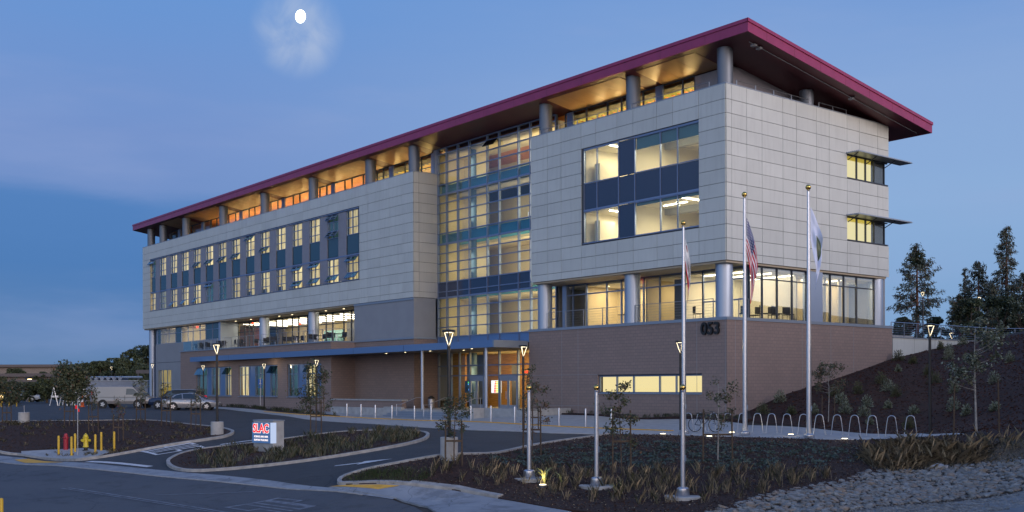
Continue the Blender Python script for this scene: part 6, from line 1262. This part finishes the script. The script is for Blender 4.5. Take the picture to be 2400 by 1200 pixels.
def conifer(px, pytop, d, w, lab, zb=6.0, seed=1, dens=1.0, dead=.0, top_tuft=False, thin=1.0):
    x, y = at(px, 900, d); ztop = 2.3+(902-pytop)*d/2522; h = ztop-zb; W = w*d/2522/2*1.4; q = random.Random(seed); o = empty('conifer', (x, y, zb), lab, 'tree', 'conifers behind the right slope')
    t = MB().tube((0, 0, -1), (0, 0, h*.6), .3*h/14, .16*h/14, 8).tube((0, 0, h*.6), (0, 0, h), .16*h/14, .02, 6); C = []; A = []; Bb = []; nb = int(105*dens); r = np.random.default_rng(seed)
    for i in range(nb):
        u = (i+q.random())/nb; z = h*(.04+.95*u); prof = (1-u)**(.8*thin)*(.75+.25*math.sin(u*23+seed)) if u < .9 else (1-u)*.9+.03
        L = W*(prof+.05)*q.uniform(.6, 1.12); a = q.uniform(0, 6.28); s = Vector((0, 0, z)); e = s+Vector((math.cos(a)*L, math.sin(a)*L, L*(-.28+.5*u)+q.uniform(-.1, .15)*L)); m = s*.45+e*.55+Vector((0, 0, -.08*L)); t.tube(s, m, .035, .025, 4, False).tube(m, e, .025, .01, 3, False)
        n = int((48+26*(1-dead))*L/W*1.4+12)
        for j in range(n):
            v = r.uniform(.18, 1)**.8; p = (s+(m-s)*v/.55) if v < .55 else (m+(e-m)*(v-.55)/.45); g = .04*W*(1.1-.4*v)
            C.append((p.x+r.normal()*g, p.y+r.normal()*g, p.z+r.normal()*g*.8-abs(r.normal())*.12)); d_ = np.array([math.cos(a)*.5+r.normal()*.5, math.sin(a)*.5+r.normal()*.5, -.6+r.normal()*.35]); d_ /= np.linalg.norm(d_); A.append(d_)
    t.build('trunk', 'bark_red', o); C = np.array(C); A = np.array(A); s = (.11+.012*W)*r.uniform(.6, 1.5, len(C))[:, None]
    quadcloud('crown', C, A*s*1.15, perp(A, r)*s*.5, 'needle', o, mats=['needle', 'leaf_dark', 'bark'], midx=r.choice(3, len(C), p=[.6, .3, .1]))
    if top_tuft:
        n = 700; D = rdirs(n, r); cc = D*np.array([.9, .9, 1.25])*r.uniform(.2, 1, n)[:, None]+np.array([0, 0, h-1.7]); quadcloud('top', cc, D*.15, perp(D, r)*.12, 'leaf_dark', o)
    return o
conifer(2150,572,118,150, 'large open branched redwood just right of the building', seed=3, dens=1.25, dead=.5, top_tuft=True, thin=.62)
conifer(2294,612,125,130, 'middle pointed conifer behind the hill crest', seed=5, dens=1.2, dead=.2, thin=.75); conifer(2262,628,128,70, 'slender pale trunked conifer left of the middle one', seed=6, dens=.7, dead=.5)
conifer(2360,530,122,140, 'tallest thin topped conifer near the right edge', seed=8, dens=1.4, dead=.3, thin=1.15); conifer(2400,640,120,120, 'dense lower conifer cut by the right edge', seed=9, dens=1.2, dead=.1, thin=.7)
conifer(2325,665,115,90, 'short dark conifer between the two tall ones', seed=11, dens=1.0, dead=.1, thin=.6); conifer(2250,690,112,80, 'low dark conifer right behind the path lamp', seed=12, dens=1.0, dead=.0, thin=.55)
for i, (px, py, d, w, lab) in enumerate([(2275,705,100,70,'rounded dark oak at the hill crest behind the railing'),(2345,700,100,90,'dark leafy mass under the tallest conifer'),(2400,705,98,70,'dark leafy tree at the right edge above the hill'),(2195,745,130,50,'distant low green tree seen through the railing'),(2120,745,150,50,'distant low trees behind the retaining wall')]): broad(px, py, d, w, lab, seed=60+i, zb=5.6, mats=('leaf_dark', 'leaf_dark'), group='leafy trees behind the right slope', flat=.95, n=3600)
# ------------------------------------------------------------------ shrubs on the slope
SH = [(1.9,.9),(1.2,3.4),(3.6,1.3),(4.6,2.0),(3.1,6.1),(4.3,5.0),(3.8,7.5),(5.9,5.2),(5.8,3.2),(6.9,3.3),(3.5,10.4),(7.1,5.4),(9.4,4.2),(2.6,13.8),(4.9,13.4),(3.4,18.6),(2.1,16.4),(2.4,20.4),(6.6,11.2),(4.9,8.9),(6.0,8.0),(9.5,8.2),(11.8,8.2),(9.3,15.0),(.9,16.6),(12.0,3.6),(15.2,1.6),(8.2,1.9),(10.7,1.5),(13.4,2.3),(1.0,21.8),(1.3,24.3)]
words = ['first small shrub at the foot of the slope by the brick corner', 'shrub against the lower brick side wall', 'shrub above the sixth rack hoop', 'shrub left of the bare sapling', 'shrub halfway up beside the brick wall', 'shrub right behind the bare sapling trunk', 'shrub above the bare sapling', 'large pale shrub above the middle racks', 'pale shrub just behind the middle racks', 'pale shrub right of the large one by the racks', 'shrub high beside the brick wall', 'tall pale shrub in the middle of the slope', 'isolated pale shrub above the last racks', 'shrub near the top corner of the brick base', 'shrub below the retaining wall, left one', 'spiky shrub under the triangular lamp head', 'spiky shrub before the pale retaining wall', 'wispy shrub against the pale panels', 'round shrub in the upper middle of the slope', 'small shrub in the centre of the slope', 'dark shrub left of the tall pale one', 'shrub left of the slope lamp post', 'dark shrub right of the slope lamp post', 'shrub on the crest right of the lamp', 'shrub touching the end of the brick base', 'shrub beside the lamp post foot', 'low shrub near the last rack and plaza tip', 'small sage shrub behind the eighth hoop', 'small sage shrub behind the eleventh hoop', 'shrub halfway between lamp post and largest sapling', 'small wispy plant by the wall railing', 'last small plant on the crest by the railing']
for i, ((x, y), lab) in enumerate(zip(SH, words)):
    q = np.random.default_rng(100+i); n = 420; H = q.uniform(.5, .85); Rr = H*q.uniform(.42, .62); o = empty('shrub', (x, y, T(x, y)), lab, 'shrub', 'shrubs on the dark slope')
    D = rdirs(n, q); D[:, 2] = np.abs(D[:, 2]); base = np.zeros((n, 3)); u = q.uniform(.35, 1, n)[:, None]; tip = D*np.array([Rr, Rr, H])*u; up = D*np.array([.6, .6, 1]); up /= np.linalg.norm(up, axis=1)[:, None]
    pale = i in (7, 8, 9, 11, 12, 22, 26, 3); s = .06
    quadcloud('foliage', tip, up*s*1.2, perp(up, q)*s*.6, 'leaf_sage', o, mats=['leaf_sage' if pale or i % 2 else 'leaf_olive', 'leaf_olive', 'leaf_dark'], midx=q.choice(3, n, p=[.6, .3, .1]))
    b = MB()
    for k in range(12): e = D[k]*np.array([Rr, Rr, H])*.9; b.tube((0, 0, -.03), tuple(e), .008, .003, 3, False)
    b.build('stem', 'bark', o)
# ------------------------------------------------------------------ planted ground
cover = [(8.2,-22.9),(7.3,-19.5),(7.2,-16.6),(10.06,-14.6),(13.16,-12.9),(15.75,-11.5),(17.0,-12.2),(18.0,-13.8),(17.9,-16.9),(16.0,-19.25),(13.43,-20.9),(10.79,-22.9),(10.1,-25.5)]
C = np.array(scatter(cover, 520, 3)); n = 12; r = np.random.default_rng(6); Cr = np.repeat(C, n, 0)+r.normal(size=(len(C)*n, 2))*np.array([.11, .11]); P = np.c_[Cr, TT(Cr[:, 0], Cr[:, 1])+.13+r.random(len(Cr))*.06]
D = rdirs(len(P), r); D[:, 2] *= .35; s = .055*r.uniform(.6, 1.4, len(P))[:, None]; tag(quadcloud('ground_cover', P, D*s, perp(D, r)*s, 'cover_blue', None, 'stuff', mats=['cover_blue', 'leaf_dark', 'cover_blue']), 'rows of low blue green ground cover in the dark mulch', 'ground cover')
def grass(name, poly, nt, per, spread, h, w, mats, lean, off, lab, seed):
    P = tufts(scatter(poly, nt, seed), per, spread, seed); P[:, 2] += off; tag(blades(name, P, h, w, None, lean, None, 'stuff', list(mats), seed), lab, 'grass')
dry = [(9.73,-26.6),(10.79,-22.9),(13.43,-20.9),(16.0,-19.2),(17.9,-16.9),(19.0,-17.1),(18.95,-19.6),(18.8,-21.8),(17.6,-23.6),(15.8,-25.4),(13.56,-26.3),(11.42,-27.1),(9.2,-28)]
grass('dry_grass', dry, 170, 14, .06, .42, .007, ('grass_dry', 'grass_dry', 'leaf_olive', 'grass_tan'), .5, .08, 'dry tan grass tufts standing in the near planted bed', 11)
grass('grass', [(6.9,-29.3),(7.1,-28.6),(9.5,-27.6),(10.3,-27.8),(9.76,-28.4),(7.62,-29.6)], 120, 16, .12, .13, .009, ('grass_green', 'leaf_olive', 'grass_green'), .5, .08, 'fresh green grass at the kerb tip of the entry drive', 12)
grass('dry_grass', [(17.2,-12.0),(17.2,-10.9),(18.12,-10.2),(19.5,-10.2),(20.9,-10.4),(21.1,-11.1),(20.6,-12.1),(20.1,-13.5),(19.4,-14.7),(18.1,-13.7)], 1100, 5, .2, .3, .007, ('grass_tan', 'grass_tan', 'grass_dry'), 1.6, .05, 'matted golden dry grass mound above the stones at right', 13)
grass('dry_grass', [(19.6,-10.1),(20.3,-9.1),(21.5,-8.6),(24.5,-9.5),(25,-12.5),(22.6,-10.2),(21.1,-10.9)], 700, 5, .2, .17, .01, ('leaf_olive', 'grass_dry', 'grass_tan'), .7, .02, 'short olive grass between slope and stones at the right edge', 14)
ilc = [(x*.93+-3.2*.07, y*.93-25*.07) for x, y in il]
grass('grass', ilc, 150, 30, .1, .36, .012, ('leaf_olive', 'leaf_mid', 'grass_dry', 'leaf_sage'), .5, .1, 'grey green grasses and low shrubs filling the island bed', 15)
blc = [(x*.95-21*.05, y*.95-29*.05) for x, y in bl]
grass('ground_plants', [p for p in blc if p[0] > -32], 150, 16, .06, .2, .014, ('leaf_olive', 'grass_dry'), .9, .1, 'scattered small seedlings across the dark left bed', 16)
grass('grass', [(-64,-4.3),(-50,-6.1),(-40,-7.9),(-33,-8.5),(-31.5,-8.0),(-36,-6.7),(-46,-4.8),(-60,-3.2)], 90, 16, .08, .3, .02, ('leaf_olive', 'leaf_dark'), .6, .1, 'low dark plants in the strip before the ground floor windows', 17)
grass('ground_plants', [(-17,-.9),(-6,-1.1),(2,-1.2),(2,-.6),(-6,-.5),(-17,-.5)], 60, 14, .08, .25, .02, ('leaf_dark', 'leaf_olive'), .5, .15, 'low dark plants along the foot of the brick wall', 18)
mound = [(17.0,-12.1),(17.0,-10.9),(18.12,-10.1),(19.5,-10.1),(20.3,-8.9),(21.8,-8.5),(25,-9.3),(25.2,-12.6),(22.4,-9.9),(20.6,-11.9),(20.1,-13.7),(19.4,-15),(18.0,-13.9)]
drape(mound, .1, 'dry_soil', 'dry_bank')
grass('dry_grass', mound, 150, 3, .12, .62, .006, ('grass_tan', 'grass_tan'), .8, .1, 'tall thin pale stalks rising from the dry grass mound', 44)
# mulch chips and pale litter
def chips(name, poly, n, off, m, s, lab, cat, seed):
    r = np.random.default_rng(seed); C = np.array(scatter(poly, n, seed)); P = np.c_[C, TT(C[:, 0], C[:, 1])+off+r.random(len(C))*.02]; D = rdirs(len(P), r); D[:, 2] *= .4; z = s*r.uniform(.5, 1.5, len(P))[:, None]; tag(quadcloud(name, P, D*z, perp(D, r)*z, m, None, 'stuff'), lab, cat)
chips('wood_chips', br, 5000, .1, 'grass_dry', .02, 'lighter wood chips strewn over the near planted bed', 'mulch', 41); chips('mulch_chips', br, 16000, .1, 'mulch_chip', .04, 'dark bark chips covering the near planted bed', 'mulch', 21); chips('mulch_chips', ilc, 4000, .125, 'mulch_chip', .04, 'dark bark chips covering the island bed', 'mulch', 22); chips('mulch_chips', [p for p in blc if p[0] > -33], 9000, .125, 'mulch_chip', .04, 'dark bark chips covering the left bed', 'mulch', 23)
chips('leaf_litter', dry, 700, .13, 'litter_chip', .018, 'pale bits of litter scattered in the near bed', 'leaf litter', 24)
hill = [(.4,1.6),(2.6,-.9),(6.5,-1.0),(10,-.6),(13.2,-1.2),(16.2,-4.4),(18.7,-7.2),(20.2,-8.3),(23,-8.5),(40,-4),(30,30),(8,36),(.4,34)]
drape(hill, .04, 'hill_mulch', 'slope'); chips('mulch_chips', [(.4,1.6),(6.5,-.8),(13.2,-1),(18.7,-7),(23,-8),(20,8),(10,26),(.4,27)], 16000, .05, 'hill_chip', .06, 'dark reddish bark chips covering the slope', 'mulch', 25)
# strap leaved plants lit from below
for k, (x, y, lab) in enumerate(((12.75,-24.9,'strap leaved plant with arching leaves lit gold by a ground light'), (13.35,-24.6,'upright strap leaved plant right of the lit one'), (15.2,-23.9,'small golden strap leaved plant between the two right short poles'))):
    o = empty('strap_plant', (x, y, T(x, y)+.1), lab, 'plant'); q = random.Random(k); 
    for j in range(13 if k < 1 else 6):
        a = q.uniform(0, 6.28); L = q.uniform(.4, .7)*(1 if k < 2 else .6); d = Vector((math.cos(a), math.sin(a), 0)); s = Vector((-d.y, d.x, 0))*.022; P = [Vector((0, 0, 0)), d*L*.3+Vector((0, 0, L*.75)), d*L*.75+Vector((0, 0, L*.95)), d*L*1.15+Vector((0, 0, L*.7))]
        vs = []; 
        for i, p in enumerate(P): w_ = s*(1-.3*i); vs += [p-w_, p+w_]
        MB().add(vs, [(0,1,3,2),(2,3,5,4),(4,5,7,6)]).build('leaf', 'leaf_strap', o)
# ------------------------------------------------------------------ stone bank and gravel track
drape([(19.35,-24.3),(19.1,-22.35),(18.95,-20.9),(19.3,-19.13),(19.4,-16.82),(19.1,-14.7),(20.0,-13.6),(20.5,-11.6),(22.1,-9.7),(27,-10.5),(28,-20),(24,-27)], .02, 'gravel', 'gravel_track')
bank = drape([(18.9,-24.1),(18.9,-22.3),(18.7,-20.9),(19.1,-19.13),(19.2,-16.8),(18.9,-14.8),(20.0,-13.5),(20.55,-11.6),(22.1,-9.6),(24.6,-11.6),(24.6,-14.0),(23.2,-17.0),(22.4,-19.8),(22.2,-22.2)], .04, 'soil', 'stone_bank')
rk = [(18.95,-24),(19.0,-22.3),(18.85,-20.9),(19.2,-19.1),(19.3,-16.8),(19.0,-14.8),(20.1,-13.6),(20.6,-11.7),(22.1,-9.7),(24.5,-11.7),(24.5,-14.0),(23.1,-17.0),(22.3,-19.8),(22.1,-22.1)]
def stone(seed, m):
    q = random.Random(seed); bm = bmesh.new(); bmesh.ops.create_icosphere(bm, subdivisions=1, radius=1)
    for v in bm.verts: v.co *= q.uniform(.7, 1.15); v.co.z *= .7
    me = bpy.data.meshes.new('stone'); bm.to_mesh(me); bm.free(); me.materials.append(MAT[m]); return me
SM = [stone(i, 'rock_grey' if i % 4 else 'rock_tan') for i in range(12)]
q = random.Random(8)
for x, y in scatter(rk, 300, 31):
    s = q.uniform(.09, .2); o = link('stone', q.choice(SM), bank, (x, y, T(x, y)+s*.35)); o.scale = (s*q.uniform(.8, 1.5), s*q.uniform(.7, 1.2), s*q.uniform(.6, 1)); o.rotation_euler = (q.uniform(-.5, .5), q.uniform(-.5, .5), q.uniform(0, 6.28))
V = []; F = []; base = [([v.co[:] for v in m.vertices], [tuple(p.vertices) for p in m.polygons]) for m in SM[:6]]
for x, y in scatter(rk, 3600, 32):
    vs, fs = q.choice(base); s = q.uniform(.03, .1); a = q.uniform(0, 6.28); c, sn = math.cos(a), math.sin(a); k = len(V); zz = T(x, y)+s*.5 if 0 else 0; V += [(x+s*1.3*(v[0]*c-v[1]*sn), y+s*(v[0]*sn+v[1]*c), s*.8*v[2]+s*.4) for v in vs]; F += [tuple(i+k for i in f) for f in fs]
V = np.array(V); V[:, 2] += TT(V[:, 0], V[:, 1])+.04; h_ = len(F)*3//4; MB().add(V.tolist(), F[:h_]).build('stone', 'rock_grey', bank, kind='stuff'); MB().add(V.tolist(), F[h_:]).build('stone', 'rock_tan', bank, kind='stuff')
V = []; F = []
for x, y in scatter([(22.0,-22.5),(22.3,-19.8),(23.1,-17),(24.5,-14),(25.5,-13),(25.2,-17),(24,-21)], 2600, 33):
    vs, fs = q.choice(base); s = q.uniform(.02, .05); k = len(V); V += [(x+s*v[0], y+s*v[1], s*v[2]) for v in vs]; F += [tuple(i+k for i in f) for f in fs]
V = np.array(V); V[:, 2] += TT(V[:, 0], V[:, 1])+.03; tag(MB().add(V.tolist(), F).build('loose_gravel', 'rock_grey', None, kind='stuff'), 'loose gravel along the lower edge of the stones', 'gravel')
o = link('pale_boulder', stone(77, 'concrete'), None, (20.5,-12.9, T(20.5,-12.9)+.12)); o.scale = (.45, .26, .2); o.rotation_euler = (0, 0, .9); tag(o, 'largest pale flat boulder at the top of the stone bank', 'boulder')
